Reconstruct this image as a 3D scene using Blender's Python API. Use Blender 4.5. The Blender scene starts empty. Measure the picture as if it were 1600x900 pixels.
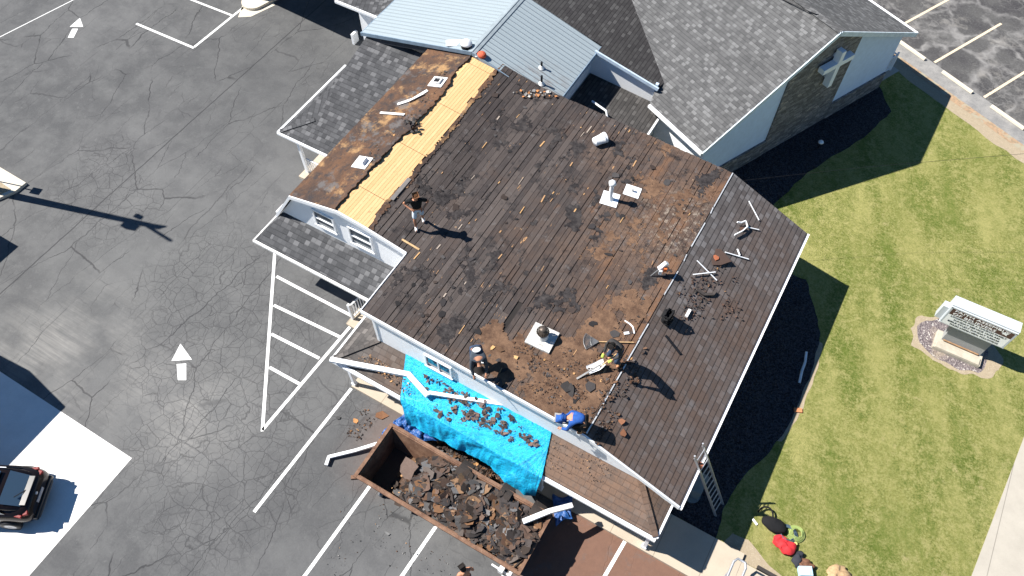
import bpy, bmesh, math, random
from mathutils import Vector, Matrix, noise as mnoise
random.seed(7)
S = bpy.context.scene
C = S.collection
R = math.radians
# ------------------------------------------------------------------ camera, sky, sun, exposure
H = 26.2507; F = 1214.83; PIT = 0.9986; YAW = 2.0964
FW = Vector((math.cos(PIT)*math.cos(YAW), math.cos(PIT)*math.sin(YAW), -math.sin(PIT)))
RT = Vector((math.sin(YAW), -math.cos(YAW), 0)); UP = RT.cross(FW)
cd = bpy.data.cameras.new('camera'); cam = bpy.data.objects.new('camera', cd); C.objects.link(cam)
cd.sensor_width = 36; cd.lens = F/1600*36; cd.clip_end = 2000; cd.clip_start = .5
M3 = Matrix((RT, UP, -FW)).transposed()
cam.matrix_world = Matrix.Translation((0, 0, H)) @ M3.to_4x4()
S.camera = cam
SV = Vector((.8682, .2481, -1))          # way the light travels
W = bpy.data.worlds.new('World'); S.world = W; W.use_nodes = True
nt = W.node_tree; bg = nt.nodes['Background']
sky = nt.nodes.new('ShaderNodeTexSky'); sky.sky_type = 'NISHITA'; sky.sun_disc = False
sd = -SV.normalized(); sky.sun_elevation = math.asin(sd.z); sky.sun_rotation = math.atan2(sd.x, sd.y)
sky.air_density = 1.0; sky.dust_density = 0; sky.ozone_density = 4
hs_ = nt.nodes.new('ShaderNodeHueSaturation'); hs_.inputs['Saturation'].default_value = 1.15
nt.links.new(sky.outputs[0], hs_.inputs['Color']); nt.links.new(hs_.outputs[0], bg.inputs[0]); bg.inputs[1].default_value = .05
sl = bpy.data.lights.new('sun', 'SUN'); sl.energy = 4.9; sl.angle = R(.5); sl.color = (1, .96, .9)
so = bpy.data.objects.new('sun', sl); C.objects.link(so); so.rotation_euler = SV.to_track_quat('-Z', 'Y').to_euler()
so.location = (-40, -12, 60)
vs = S.view_settings; vs.view_transform = 'Standard'; vs.look = 'None'; vs.exposure = 1.12; vs.gamma = 1
S.render.resolution_x = 1024; S.render.resolution_y = 576

# ------------------------------------------------------------------ survey helpers (photo pixel + known height -> world)
def ray(u, v): return FW + RT*((u-800)/F) - UP*((v-450)/F)
def P(u, v, z=0):
    d = ray(u, v); return Vector((0, 0, H)) + d*((z-H)/d.z)
def PY(u, v, y):
    d = ray(u, v); return Vector((0, 0, H)) + d*(y/d.y)
def PPL(u, v, n, d0):
    d = ray(u, v); o = Vector((0, 0, H)); n = Vector(n); return o + d*((d0-n.dot(o))/n.dot(d))
PROF = [(-17.05, 2.79), (-15.87, 4.61), (-13.66, 5.16), (-12.4, 5.0), (-10.75, 4.66), (-2.57, 4.22), (.8, 2.7)]
def zr(x):
    for (a, za), (b, zb) in zip(PROF, PROF[1:]):
        if x <= b: return za+(zb-za)*(x-a)/(b-a)
    return 2.7
def PR(u, v, dz=0):
    z = 4.6
    for _ in range(12): p = P(u, v, z); z = .5*z+.5*(zr(p.x)+dz)
    return Vector((p.x, p.y, zr(p.x)+dz))
PH = -.4474; UU = Vector((-math.sin(PH), math.cos(PH), 0)); VV = Vector((math.cos(PH), math.sin(PH), 0))
def ch(u, v, z=0): return UU*u + VV*v + Vector((0, 0, z))   # church wing frame
YF, YB = 8.81, 20.83

# ------------------------------------------------------------------ materials
class MT:
    def __init__(s, name, rough=.8, metal=0, spec=.3):
        s.m = bpy.data.materials.new(name); s.m.use_nodes = True; s.t = s.m.node_tree
        s.b = s.t.nodes['Principled BSDF']; s.b.inputs['Roughness'].default_value = rough
        s.b.inputs['Metallic'].default_value = metal; s.b.inputs['Specular IOR Level'].default_value = spec
    def n(s, t, **k):
        n = s.t.nodes.new(t)
        for a, b in k.items(): setattr(n, a, b)
        return n
    def put(s, sock, v):
        if isinstance(v, bpy.types.NodeSocket): s.t.links.new(v, sock)
        elif isinstance(v, (tuple, list)) and len(v) == 3 and sock.type == 'RGBA': sock.default_value = (*v, 1)
        else: sock.default_value = v
    def math(s, op, a, b=0, c=None, clamp=False):
        n = s.n('ShaderNodeMath', operation=op); n.use_clamp = clamp; s.put(n.inputs[0], a); s.put(n.inputs[1], b)
        if c is not None: s.put(n.inputs[2], c)
        return n.outputs[0]
    def vm(s, op, a, b):
        n = s.n('ShaderNodeVectorMath', operation=op); s.put(n.inputs[0], a); s.put(n.inputs[1], b); return n.outputs[0]
    def pos(s): return s.n('ShaderNodeNewGeometry').outputs['Position']
    def uv(s): return s.n('ShaderNodeUVMap').outputs[0]
    def obj(s): return s.n('ShaderNodeTexCoord').outputs['Object']
    def attr(s, nm): return s.n('ShaderNodeAttribute', attribute_name=nm)
    def sep(s, v): n = s.n('ShaderNodeSeparateXYZ'); s.put(n.inputs[0], v); return n.outputs
    def comb(s, x, y, z=0):
        n = s.n('ShaderNodeCombineXYZ'); s.put(n.inputs[0], x); s.put(n.inputs[1], y); s.put(n.inputs[2], z); return n.outputs[0]
    def noise(s, v, sc, det=4, ro=.55, color=False):
        n = s.n('ShaderNodeTexNoise'); s.put(n.inputs['Vector'], v); n.inputs['Scale'].default_value = sc
        n.inputs['Detail'].default_value = det; n.inputs['Roughness'].default_value = ro
        return n.outputs['Color' if color else 'Fac']
    def vor(s, v, sc, feat='F1', rnd=1):
        n = s.n('ShaderNodeTexVoronoi', feature=feat); s.put(n.inputs['Vector'], v); n.inputs['Scale'].default_value = sc
        n.inputs['Randomness'].default_value = rnd; return n.outputs
    def white(s, v): n = s.n('ShaderNodeTexWhiteNoise'); s.put(n.inputs['Vector'], v); return n.outputs[0]
    def mix(s, f, a, b, mode='MIX'):
        n = s.n('ShaderNodeMix', data_type='RGBA', blend_type=mode); n.clamp_factor = True
        s.put(n.inputs[0], f); s.put(n.inputs[6], a); s.put(n.inputs[7], b); return n.outputs[2]
    def step(s, v, a, b, lo=0, hi=1):
        n = s.n('ShaderNodeMapRange'); n.clamp = True; s.put(n.inputs[0], v)
        for i, x in enumerate((a, b, lo, hi)): s.put(n.inputs[i+1], x)
        return n.outputs[0]
    def warp(s, v, sc, amt):
        c = s.noise(v, sc, 3, .6, True); c = s.vm('SUBTRACT', c, (.5, .5, .5))
        n = s.n('ShaderNodeVectorMath', operation='SCALE'); s.put(n.inputs[0], c); n.inputs['Scale'].default_value = amt
        return s.vm('ADD', v, n.outputs[0])
    def blob(s, v, c, r, soft=.5):     # 1 inside a round patch, 0 outside
        n = s.n('ShaderNodeVectorMath', operation='DISTANCE'); s.put(n.inputs[0], v); n.inputs[1].default_value = c
        return s.step(n.outputs['Value'], r*soft, r, 1, 0)
    def bump(s, h, st=.5, d=.02):
        n = s.n('ShaderNodeBump'); s.put(n.inputs['Height'], h); n.inputs['Strength'].default_value = st
        n.inputs['Distance'].default_value = d; s.t.links.new(n.outputs[0], s.b.inputs['Normal'])
    def col(s, c): s.put(s.b.inputs['Base Color'], c); return s
def simple(name, c, rough=.7, metal=0, var=.18, sc=3, dirt=None, spec=.3):
    m = MT(name, rough, metal, spec); p = m.pos(); f = m.noise(p, sc, 5, .65)
    lo = tuple(x*(1-var) for x in c); hi = tuple(min(1, x*(1+var)) for x in c)
    k = m.mix(m.step(f, .3, .7), lo, hi)
    if dirt: k = m.mix(m.step(m.noise(p, sc*2.3, 6, .7), .52, .7, 0, .7), k, dirt)
    m.col(k); return m.m

def mk_asphalt():
    m = MT('asphalt', .92, spec=.2); p = m.pos(); x, y, _ = m.sep(p)
    big = m.noise(p, .12, 4, .6); mid = m.noise(p, .7, 6, .7); fine = m.noise(p, 16, 4, .7)
    k = m.mix(m.step(big, .35, .65), (.066, .067, .069), (.100, .100, .101))
    k = m.mix(m.step(mid, .45, .75, 0, .6), k, (.145, .145, .143))
    k = m.mix(m.step(mid, .5, .25, 0, .6), k, (.05, .051, .054))
    k = m.mix(m.step(m.noise(m.warp(p, 1, .8), 2.7, 8, .8), .56, .7, 0, .5), k, (.16, .16, .157)); k = m.mix(m.step(m.noise(m.vm('ADD', p, (31, 7, 0)), 1.7, 8, .8), .57, .68, 0, .45), k, (.045, .046, .05))
    lt = m.math('MAXIMUM', m.blob(p, tuple(P(330, 640)), 5, .1), m.blob(p, tuple(P(230, 420)), 6, .1)); k = m.mix(m.math('MULTIPLY', lt, .4), k, (.15, .15, .147))
    dk = m.math('MAXIMUM', m.blob(p, tuple(P(450, 130)), 7, .2), m.blob(p, tuple(P(500, 760)), 4, .2)); k = m.mix(m.math('MULTIPLY', dk, .35), k, (.045, .046, .048))
    k = m.mix(m.step(fine, .3, .75, 0, .22), k, (.16, .16, .155))
    k = m.mix(m.step(m.noise(p, 30, 2, .8), .66, .74, 0, .35), k, (.25, .25, .24))
    # wheel-worn pale streaks running along X
    st = m.noise(m.comb(m.math('MULTIPLY', x, .35), m.math('MULTIPLY', y, 7)), 1, 5, .7)
    pa = P(95, 545); pb = P(290, 640); pc = P(330, 440)
    stm = m.math('ADD', m.blob(p, tuple(pa), 4.2, .1), m.blob(p, tuple(pb), 3.4, .1), clamp=True)
    stm = m.math('MULTIPLY', stm, m.step(m.noise(p, .45, 4, .6), .38, .6))
    k = m.mix(m.math('MULTIPLY', stm, m.step(st, .35, .62, .2, .8)), k, (.235, .228, .215))
    # tyre sweeps (large faint arcs)
    ar = m.vor(m.warp(p, .3, 1.2), .16, 'F1')[0]; arc = m.math('PINGPONG', ar, .045)
    k = m.mix(m.math('MULTIPLY', m.step(arc, .0, .009, 1, 0), m.step(m.noise(p, .25, 3), .48, .62, 0, .12)), k, (.15, .15, .15))
    # long cracks follow Y, some wander across
    wp = m.warp(p, .9, .55); wp = m.warp(wp, 5, .12); wx, wy, _ = m.sep(wp)
    def cracks(kx, ky, sc, w, lo, hi, seed, mask=None):
        v = m.comb(m.math('MULTIPLY', wx, kx), m.math('MULTIPLY', wy, ky), seed)
        d = m.vor(v, sc, 'DISTANCE_TO_EDGE')[0]
        g = m.step(d, w*.35, w, 1, 0)
        q = m.step(m.noise(m.vm('ADD', p, (seed*7, 0, 0)), .35, 3), lo, hi)
        if mask is not None: q = m.math('MULTIPLY', q, mask)
        return m.math('MULTIPLY', g, q)
    al = None
    for (u, v, r) in ((150, 300, 2.6), (190, 330, 2.3), (330, 440, 3.6), (390, 520, 3.4), (280, 560, 3.0), (400, 640, 3.0), (330, 620, 3.2), (350, 720, 2.6), (330, 800, 2.6), (260, 690, 2.2), (440, 760, 1.6), (170, 250, 1.7), (560, 620, 1.6)):
        b = m.blob(m.warp(p, .5, 2.2), tuple(P(u, v)), r, .55); al = b if al is None else m.math('MAXIMUM', al, b)
    cr = cracks(1, .42, .38, .0065, .42, .52, 3.1)
    cr = m.math('MAXIMUM', cr, m.math('MULTIPLY', cracks(1, .22, .62, .007, .5, .57, 9.4), .65))
    cr = m.math('MAXIMUM', cr, m.math('MULTIPLY', cracks(1, .6, .95, .01, .52, .6, 5.5), .5))
    v2 = m.vor(m.warp(p, 2.2, .2), 2.9, 'DISTANCE_TO_EDGE')[0]
    cr = m.math('MAXIMUM', cr, m.math('MULTIPLY', m.math('MULTIPLY', m.step(v2, .006, .035, 1, 0), al), .5))
    v3 = m.vor(m.warp(p, 2.2, .2), 1.3, 'DISTANCE_TO_EDGE')[0]
    cr = m.math('MAXIMUM', cr, m.math('MULTIPLY', m.math('MULTIPLY', m.step(v3, .004, .018, 1, 0), al), .8))
    # paving seams
    for sx, w, o in ((-26.03, .03, .95), (-23.2, .02, .5), (-29.6, .018, .4), (-20.3, .018, .35), (-33.4, .018, .4)):
        dx = m.math('ABSOLUTE', m.math('SUBTRACT', m.math('ADD', x, m.step(m.noise(p, 1.1), 0, 1, -.05, .05)), sx))
        s_ = m.step(dx, w*.6, w*1.3, o, 0)
        if o < .9: s_ = m.math('MULTIPLY', s_, m.step(m.noise(p, .6, 3), .42, .55))
        cr = m.math('MAXIMUM', cr, s_)
    k = m.mix(m.math('MULTIPLY', m.step(cr, 0, 1), .62), k, (.022, .022, .024))
    # rusty granule spill round the container
    br = m.math('MAXIMUM', m.blob(p, (.6, 6.2, 0), 4.2, .7), m.math('MULTIPLY', m.blob(p, (-9.2, 7, 0), 2.6, .2), .5))
    br = m.math('MULTIPLY', br, m.step(x, -10.8, -9, .0, 1))
    br = m.math('MULTIPLY', br, m.step(m.noise(p, 1.6, 6, .7), .18, .45))
    k = m.mix(m.math('MULTIPLY', br, .9), k, m.mix(m.noise(p, 5, 6, .75), (.11, .06, .042), (.2, .105, .07)))
    m.col(k); m.bump(m.math('SUBTRACT', m.math('MULTIPLY', fine, .35), cr), .6, .015); return m.m
def mk_asphalt2():
    m = MT('old_asphalt', .92, spec=.2); p = m.pos()
    k = m.mix(m.step(m.noise(p, .5, 6, .7), .35, .65), (.042, .04, .042), (.085, .083, .08))
    wp = m.warp(m.warp(p, 1.2, .6), 6, .1)
    wp2 = m.warp(wp, .5, 1.5); d = m.vor(wp2, .45, 'DISTANCE_TO_EDGE')[0]; d2 = m.vor(wp2, 1.6, 'DISTANCE_TO_EDGE')[0]
    k = m.mix(m.math('MULTIPLY', m.step(d, .0, .09, .7, 0), m.step(m.noise(p, .9, 4), .35, .6)), k, (.27, .26, .25))
    k = m.mix(m.math('MULTIPLY', m.step(d2, .0, .07, .4, 0), m.step(m.noise(p, .4, 4), .5, .62)), k, (.22, .21, .2))
    k = m.mix(m.step(m.noise(p, .33, 6, .75), .53, .68, 0, .85), k, (.24, .225, .205))
    k = m.mix(m.step(m.noise(p, 12, 4, .7), .5, .75, 0, .35), k, (.2, .2, .2))
    m.col(k); m.bump(m.noise(p, 18, 3), .4, .01); return m.m
def mk_edge():
    m = MT('edge_asphalt', .92, spec=.2); p = m.pos()
    k = m.mix(m.step(m.noise(p, 1.4, 6, .7), .35, .65), (.17, .168, .165), (.27, .26, .245))
    k = m.mix(m.step(m.noise(p, 25, 3), .55, .7, 0, .5), k, (.09, .09, .09)); m.col(k); return m.m
def mk_grass():
    m = MT('lawn_grass', .95, spec=.08); p = m.pos(); x, y, _ = m.sep(p)
    n1 = m.noise(p, .35, 5, .65); n2 = m.noise(m.warp(p, 4, .15), 3.0, 8, .8); n3 = m.noise(p, 11, 6, .85)
    k = m.mix(m.step(n1, .35, .65), (.125, .155, .03), (.215, .22, .06))
    k = m.mix(m.step(n2, .48, .6, 0, .9), k, (.32, .30, .115))
    k = m.mix(m.step(n2, .47, .3, 0, .8), k, (.055, .095, .014))
    k = m.mix(m.step(n3, .5, .68, 0, .7), k, (.46, .43, .2))
    k = m.mix(m.step(n3, .48, .32, 0, .85), k, (.03, .055, .008))
    # mower passes
    c = m.math('ADD', m.math('MULTIPLY', x, .92), m.math('MULTIPLY', y, .39)); wv = m.math('SINE', m.math('ADD', m.math('MULTIPLY', c, 3.1), m.math('MULTIPLY', m.noise(p, .3, 3), 5)))
    k = m.mix(m.math('MULTIPLY', m.step(wv, -.9, .9), m.step(n1, .3, .6, .05, .3)), k, (.30, .29, .10))
    d_ = m.math('SUBTRACT', m.math('MULTIPLY', y, .92), m.math('MULTIPLY', x, .39)); sn_ = m.noise(m.comb(m.math('MULTIPLY', c, .95), m.math('MULTIPLY', d_, .28)), 1, 6, .65)
    k = m.mix(m.math('MULTIPLY', m.step(sn_, .48, .7, 0, .8), m.step(n3, .3, .6, .4, 1)), k, (.37, .345, .13)); k = m.mix(m.math('MULTIPLY', m.step(sn_, .46, .32), .55), k, (.10, .145, .022))
    k = m.mix(m.step(m.noise(p, .8, 7, .75), .62, .7, 0, .6), k, (.46, .38, .2))
    m.col(k); m.bump(m.math('ADD', m.noise(p, 34, 3, .8), n3), 1, .05); return m.m
def mk_mulch():
    m = MT('dark_mulch', .95, spec=.15); p = m.pos(); v = m.vor(p, 22)
    k = m.mix(m.step(m.white(v[2]), 0, 1), (.008, .008, .011), (.06, .06, .07))
    m.col(k); m.bump(v[0], 1, .04); return m.m
def mk_gravel():
    m = MT('pea_gravel', .9, spec=.2); p = m.pos(); v = m.vor(p, 21); r = m.white(v[2])
    k = m.mix(r, (.09, .075, .08), (.25, .21, .205)); k = m.mix(m.step(r, .9, .94, 0, .7), k, (.5, .47, .43))
    k = m.mix(m.step(m.noise(p, 1.5, 4), .5, .65, 0, .6), k, (.33, .27, .2))
    m.col(k); m.bump(v[0], 1, .03); return m.m
def mk_sand():
    m = MT('sandy_soil', .95, spec=.1); p = m.pos(); k = m.mix(m.noise(p, 6, 6, .7), (.22, .18, .12), (.38, .31, .22))
    k = m.mix(m.step(m.noise(p, 22, 3), .55, .7, 0, .5), k, (.46, .4, .32)); m.col(k); m.bump(m.noise(p, 30, 3), .6, .02); return m.m
def mk_leaves():
    m = MT('leaf_litter', .95, spec=.1); p = m.pos(); v = m.vor(p, 9); r = m.white(v[2])
    k = m.mix(r, (.24, .18, .12), (.36, .24, .15)); k = m.mix(m.step(m.noise(p, 2, 4), .5, .6), k, (.30, .27, .2)); m.col(k); return m.m
def mk_concrete(name, c, joint=None):
    m = MT(name, .85, spec=.25); p = m.pos(); x, y, _ = m.sep(p)
    k = m.mix(m.step(m.noise(p, 1.1, 6, .7), .3, .7), tuple(q*.9 for q in c), tuple(min(.9, q*1.07) for q in c))
    k = m.mix(m.step(m.noise(p, 24, 3), .55, .75, 0, .18), k, tuple(q*.6 for q in c))
    if joint:
        f = m.math('FRACT', m.math('DIVIDE', x, joint)); k = m.mix(m.step(m.math('ABSOLUTE', m.math('SUBTRACT', f, .5)), .0, .012, .75, 0), k, tuple(q*.3 for q in c))
    m.col(k); m.bump(m.noise(p, 30, 4), .25, .01); return m.m
def mk_paint(name='road_paint', c=(.72, .72, .7), wear=.62):
    m = MT(name, .7, spec=.3); p = m.pos()
    k = m.mix(m.step(m.noise(p, 5, 8, .75), wear, wear+.05, 0, .75), c, (.12, .12, .12))
    k = m.mix(m.step(m.noise(p, 1.3, 3), .4, .8, 0, .35), k, tuple(q*.7 for q in c)); m.col(k); return m.m
def mk_shingle(name, tones, row=.14, tab=.23, stain=None, warm=(.09, .055, .04), accent=.5, line=.75):
    m = MT(name, .95, spec=.12); u, v, _ = m.sep(m.uv()); p = m.pos()
    r = m.math('FLOOR', m.math('DIVIDE', v, row)); fr = m.math('FRACT', m.math('DIVIDE', v, row))
    rn = m.white(m.comb(r, 3.7)); uu = m.math('ADD', m.math('DIVIDE', u, tab), m.math('MULTIPLY', rn, 7.3))
    uu = m.math('ADD', uu, m.math('MULTIPLY', m.white(m.comb(m.math('FLOOR', m.math('MULTIPLY', uu, .5)), r, 2)), .45))
    c = m.math('FLOOR', uu); fu = m.math('FRACT', uu); w = m.white(m.comb(c, r)); w2 = m.white(m.comb(c, r, 5))
    k = m.mix(m.step(w, 0, 1), tones[0], tones[1])
    k = m.mix(m.step(w2, .76, .86, 0, accent), k, tones[2])
    # bonded course groups vary a little, granules speckle
    k = m.mix(m.step(m.noise(p, 40, 2, .8), .4, .7, 0, .22), k, tones[2])
    k = m.mix(m.step(m.noise(p, .6, 4, .6), .35, .7, 0, .25), k, tuple(q*.6 for q in tones[0]))
    if stain is not None:
        s = None
        for (cx, r_, a) in stain:
            b = m.math('MULTIPLY', m.blob(p, cx, r_, .25), a); s = b if s is None else m.math('MAXIMUM', s, b)
        s = m.math('MULTIPLY', s, m.step(m.noise(p, 1.7, 7, .75), .28, .55, .25, 1))
        k = m.mix(s, k, m.mix(m.noise(p, 9, 4, .7), tuple(q*.75 for q in warm), tuple(q*1.35 for q in warm)))
    edge = m.step(fr, .05, .24, 1, 0)  # shadow line below each course, painted into the colour
    gap = m.math('MULTIPLY', m.step(m.math('ABSOLUTE', m.math('SUBTRACT', fu, .5)), .45, .5, 0, 1), m.step(w2, .5, .51, .3, 1))
    k = m.mix(m.math('MULTIPLY', edge, line), k, (.008, .008, .009)); k = m.mix(m.math('MULTIPLY', gap, .45), k, (.01, .01, .01))
    m.col(k); hgt = m.math('SUBTRACT', m.math('MULTIPLY', w, .3), m.math('ADD', fr, gap)); m.bump(hgt, .5, .012); return m.m
def mk_plank():
    m = MT('old_board', .85, spec=.22); p = m.pos(); x, y, _ = m.sep(p); r = m.attr('Col').outputs['Fac']
    off = m.math('MULTIPLY', r, 37)
    g = m.noise(m.comb(m.math('MULTIPLY', x, 30), m.math('ADD', m.math('MULTIPLY', y, 1.6), off)), 1, 5, .7)
    k = m.mix(r, (.031, .025, .024), (.074, .060, .054))
    k = m.mix(m.step(g, .4, .75, 0, .6), k, (.095, .08, .074))
    # silvery grey towards the west, rust-brown granule film towards the east
    br = m.noise(p, .42, 6, .68); ex = m.step(x, -11, -3.5, -.13, .13)
    bm = m.math('MULTIPLY', m.step(m.math('ADD', br, ex), .44, .66), m.step(m.noise(p, 3.1, 6, .75), .25, .6, .35, 1))
    k = m.mix(m.math('MULTIPLY', bm, .88), k, m.mix(m.noise(m.comb(m.math('MULTIPLY', x, 6), m.math('MULTIPLY', y, 1.5)), 1, 5, .7), (.045, .03, .024), (.105, .066, .047)))
    fm = None
    for (u_, v_, r_, a_) in ((868, 600, 2.3, 1), (800, 560, 1.5, .8), (905, 480, 1.8, .55), (985, 370, 2.8, .95), (1070, 300, 2.3, .9), (1010, 460, 1.7, .8), (1040, 230, 2.2, .75), (700, 330, 1.2, .3), (960, 250, 1.8, .6), (880, 400, 2.0, .5)):
        q = P(u_, v_, 4.3); bb = m.math('MULTIPLY', m.blob(m.warp(p, .9, 1.6), tuple(q), r_, .15), a_); fm = bb if fm is None else m.math('MAXIMUM', fm, bb)
    fm = m.math('MULTIPLY', fm, m.step(m.math('ADD', m.noise(p, 2.3, 7, .78), m.math('MULTIPLY', fm, .16)), .42, .64))
    k = m.mix(m.math('MULTIPLY', fm, .85), k, m.mix(m.step(m.noise(p, 7, 6, .8), .3, .7), (.045, .029, .022), (.19, .122, .084)))
    w = m.noise(m.vm('MULTIPLY', p, (1, .45, 1)), 1.0, 6, .72)
    k = m.mix(m.step(m.math('ADD', w, ex), .64, .76, 0, .6), k, (.18, .092, .048))
    k = m.mix(m.step(m.noise(p, 1.9, 7, .75), .54, .66, 0, .85), k, (.011, .0105, .012))
    k = m.mix(m.step(m.noise(p, 2.4, 8, .8), .57, .65, 0, .6), k, (.13, .122, .12)); k = m.mix(m.step(m.noise(p, 5.2, 8, .85), .64, .69, 0, .7), k, (.26, .22, .19))
    # bright bare splinters along the grain
    sp = m.noise(m.comb(m.math('MULTIPLY', x, 15), m.math('MULTIPLY', y, 2.6), off), 1, 2, .5)
    gate = m.step(m.noise(p, 1.3, 5, .75), .5, .6)
    k = m.mix(m.math('MULTIPLY', m.step(sp, .68, .705), m.math('MULTIPLY', gate, m.step(m.noise(m.vm('ADD', p, (50, 9, 0)), .5, 3), .45, .55))), k, (.44, .25, .12))
    # nail and knot marks
    v = m.vor(p, 1.3); k = m.mix(m.step(v[0], .035, .055, .7, 0), k, (.45, .3, .18)); k = m.mix(m.step(v[0], .02, .03, 1, 0), k, (.01, .01, .01))
    # pale scuffed granule marks near the eastern edge
    pk = P(1060, 350, 4.25); sc = m.math('MULTIPLY', m.blob(p, tuple(pk), 1.9, .3), m.step(m.noise(p, 4.5, 7, .8), .52, .6))
    k = m.mix(m.math('MULTIPLY', sc, .75), k, (.3, .25, .2))
    m.col(k); m.bump(m.math('ADD', g, m.noise(p, 14, 5, .7)), .5, .012)
    m.put(m.b.inputs['Roughness'], m.step(m.noise(p, 2, 4), .3, .7, .55, .95)); return m.m
def mk_fresh():
    m = MT('bare_sheathing', .8, spec=.2); p = m.pos(); x, y, _ = m.sep(p); r = m.attr('Col').outputs['Fac']
    g = m.noise(m.comb(m.math('MULTIPLY', x, 35), m.math('MULTIPLY', y, 2), m.math('MULTIPLY', r, 20)), 1, 5, .7)
    k = m.mix(r, (.60, .375, .175), (.70, .46, .235)); k = m.mix(m.step(g, .35, .7, .5, 0), k, (.46, .27, .12))
    k = m.mix(m.step(m.noise(p, 5, 6, .75), .57, .66, 0, .45), k, (.42, .24, .11))
    v = m.vor(p, 3.4); k = m.mix(m.step(v[0], .03, .05, .8, 0), k, (.12, .06, .03))
    k = m.mix(m.step(m.noise(p, 1.2, 7, .8), .62, .68, 0, .5), k, (.13, .08, .05)); m.col(k); m.bump(g, .3, .01); return m.m
def mk_felt():
    m = MT('torn_felt', .9, spec=.2); p = m.pos()
    a = m.noise(m.vm('MULTIPLY', p, (1, .5, 1)), .6, 8, .75); b = m.noise(p, 2.6, 7, .75)
    k = m.mix(m.step(a, .42, .6), (.052, .036, .03), (.13, .068, .038))
    k = m.mix(m.step(b, .5, .6, 0, .9), k, (.04, .034, .034))
    k = m.mix(m.step(m.noise(m.vm('ADD', p, (9, 4, 0)), .75, 7, .7), .53, .62, 0, .95), k, m.mix(m.noise(p, 6, 6, .8), (.2, .11, .055), (.42, .26, .12)))
    k = m.mix(m.step(m.noise(m.vm('ADD', p, (2, 14, 0)), .6, 6, .7), .57, .63, 0, .8), k, (.105, .1, .1))
    k = m.mix(m.step(m.noise(p, 9, 5, .8), .6, .7, 0, .6), k, (.2, .12, .07)); k = m.mix(m.step(m.noise(p, 6, 5, .8), .4, .3, 0, .7), k, (.02, .014, .012))
    m.col(k); m.bump(m.math('ADD', b, m.noise(p, 12, 4, .7)), .8, .03); return m.m
def mk_metalroof():
    m = MT('ribbed_metal', .42, .0, .5); u, v, _ = m.sep(m.uv()); p = m.pos()
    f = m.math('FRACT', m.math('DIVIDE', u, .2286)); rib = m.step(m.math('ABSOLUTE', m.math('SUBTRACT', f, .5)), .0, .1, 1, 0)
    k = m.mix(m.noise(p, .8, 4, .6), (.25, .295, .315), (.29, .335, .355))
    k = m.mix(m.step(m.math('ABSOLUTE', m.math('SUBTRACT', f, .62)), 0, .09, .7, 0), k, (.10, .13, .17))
    s = m.vor(m.comb(m.math('DIVIDE', u, .2286), m.math('DIVIDE', v, .3)), 1, 'F1', 0)[0]
    k = m.mix(m.step(s, .04, .07, .5, 0), k, (.12, .15, .2))
    fr = m.blob(p, tuple(P(850, 130, 4.6)), 1.7, .2)
    k = m.mix(m.math('MULTIPLY', fr, m.step(m.noise(m.comb(m.math('MULTIPLY', u, 6), v), 1.5, 5, .7), .45, .6, 0, .8)), k, (.19, .17, .16))
    m.col(k); m.bump(rib, .8, .03); return m.m
def mk_siding(name='siding', c=(.86, .87, .88), pitch=.115):
    m = MT(name, .55, spec=.3); p = m.pos(); z = m.sep(p)[2]; f = m.math('FRACT', m.math('DIVIDE', z, pitch))
    k = m.mix(m.step(m.noise(p, 1.5, 4), .3, .7), tuple(q*.93 for q in c), c); k = m.mix(m.step(f, 0, .12, .3, 0), k, tuple(q*.5 for q in c))
    m.col(k); m.bump(f, .2, .01); return m.m
def mk_stone():
    m = MT('ledge_stone', .9, spec=.2); u, v, _ = m.sep(m.uv()); 
    r = m.math('FLOOR', m.math('DIVIDE', v, .09)); uu = m.math('ADD', m.math('DIVIDE', u, .26), m.math('MULTIPLY', m.white(m.comb(r, 1.3)), 9))
    w = m.white(m.comb(m.math('FLOOR', uu), r)); k = m.mix(w, (.13, .12, .115), (.28, .265, .26)); k = m.mix(m.step(w, .93, .95, 0, .8), k, (.38, .34, .3))
    fr = m.math('FRACT', m.math('DIVIDE', v, .09)); fu = m.math('FRACT', uu)
    j = m.math('MAXIMUM', m.step(fr, 0, .16, 1, 0), m.step(fu, 0, .07, 1, 0)); k = m.mix(m.math('MULTIPLY', j, .75), k, (.05, .04, .035))
    m.col(k); m.bump(m.math('SUBTRACT', m.math('MULTIPLY', w, .8), j), .9, .03); return m.m
def mk_tarp():
    m = MT('blue_tarp', .38, spec=.5); p = m.pos(); k = m.mix(m.step(m.noise(p, 2.5, 6, .7), .35, .65), (.006, .33, .60), (.012, .46, .72))
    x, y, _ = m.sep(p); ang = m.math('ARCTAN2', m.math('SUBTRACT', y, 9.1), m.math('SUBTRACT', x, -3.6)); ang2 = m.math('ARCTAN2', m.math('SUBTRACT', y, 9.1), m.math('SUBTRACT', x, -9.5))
    w = m.math('MAXIMUM', m.noise(m.comb(m.math('MULTIPLY', ang, 11), m.math('MULTIPLY', x, .35), 1), 1.6, 6, .7), m.math('MULTIPLY', m.noise(m.comb(m.math('MULTIPLY', ang2, 11), m.math('MULTIPLY', x, .35), 7), 1.5, 6, .7), .92)); k = m.mix(m.step(w, .6, .72, 0, .5), k, (.2, .76, .92)); k = m.mix(m.step(w, .47, .38, 0, .6), k, (.004, .17, .40))  # fold shading in the colour: lighter crests, darker creases
    k = m.mix(m.step(m.noise(p, 3.3, 8, .8), .62, .67, 0, .55), k, (.16, .12, .1))
    m.col(k); m.bump(m.math('ADD', w, m.noise(p, 9, 5, .7)), .9, .09); return m.m
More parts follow.
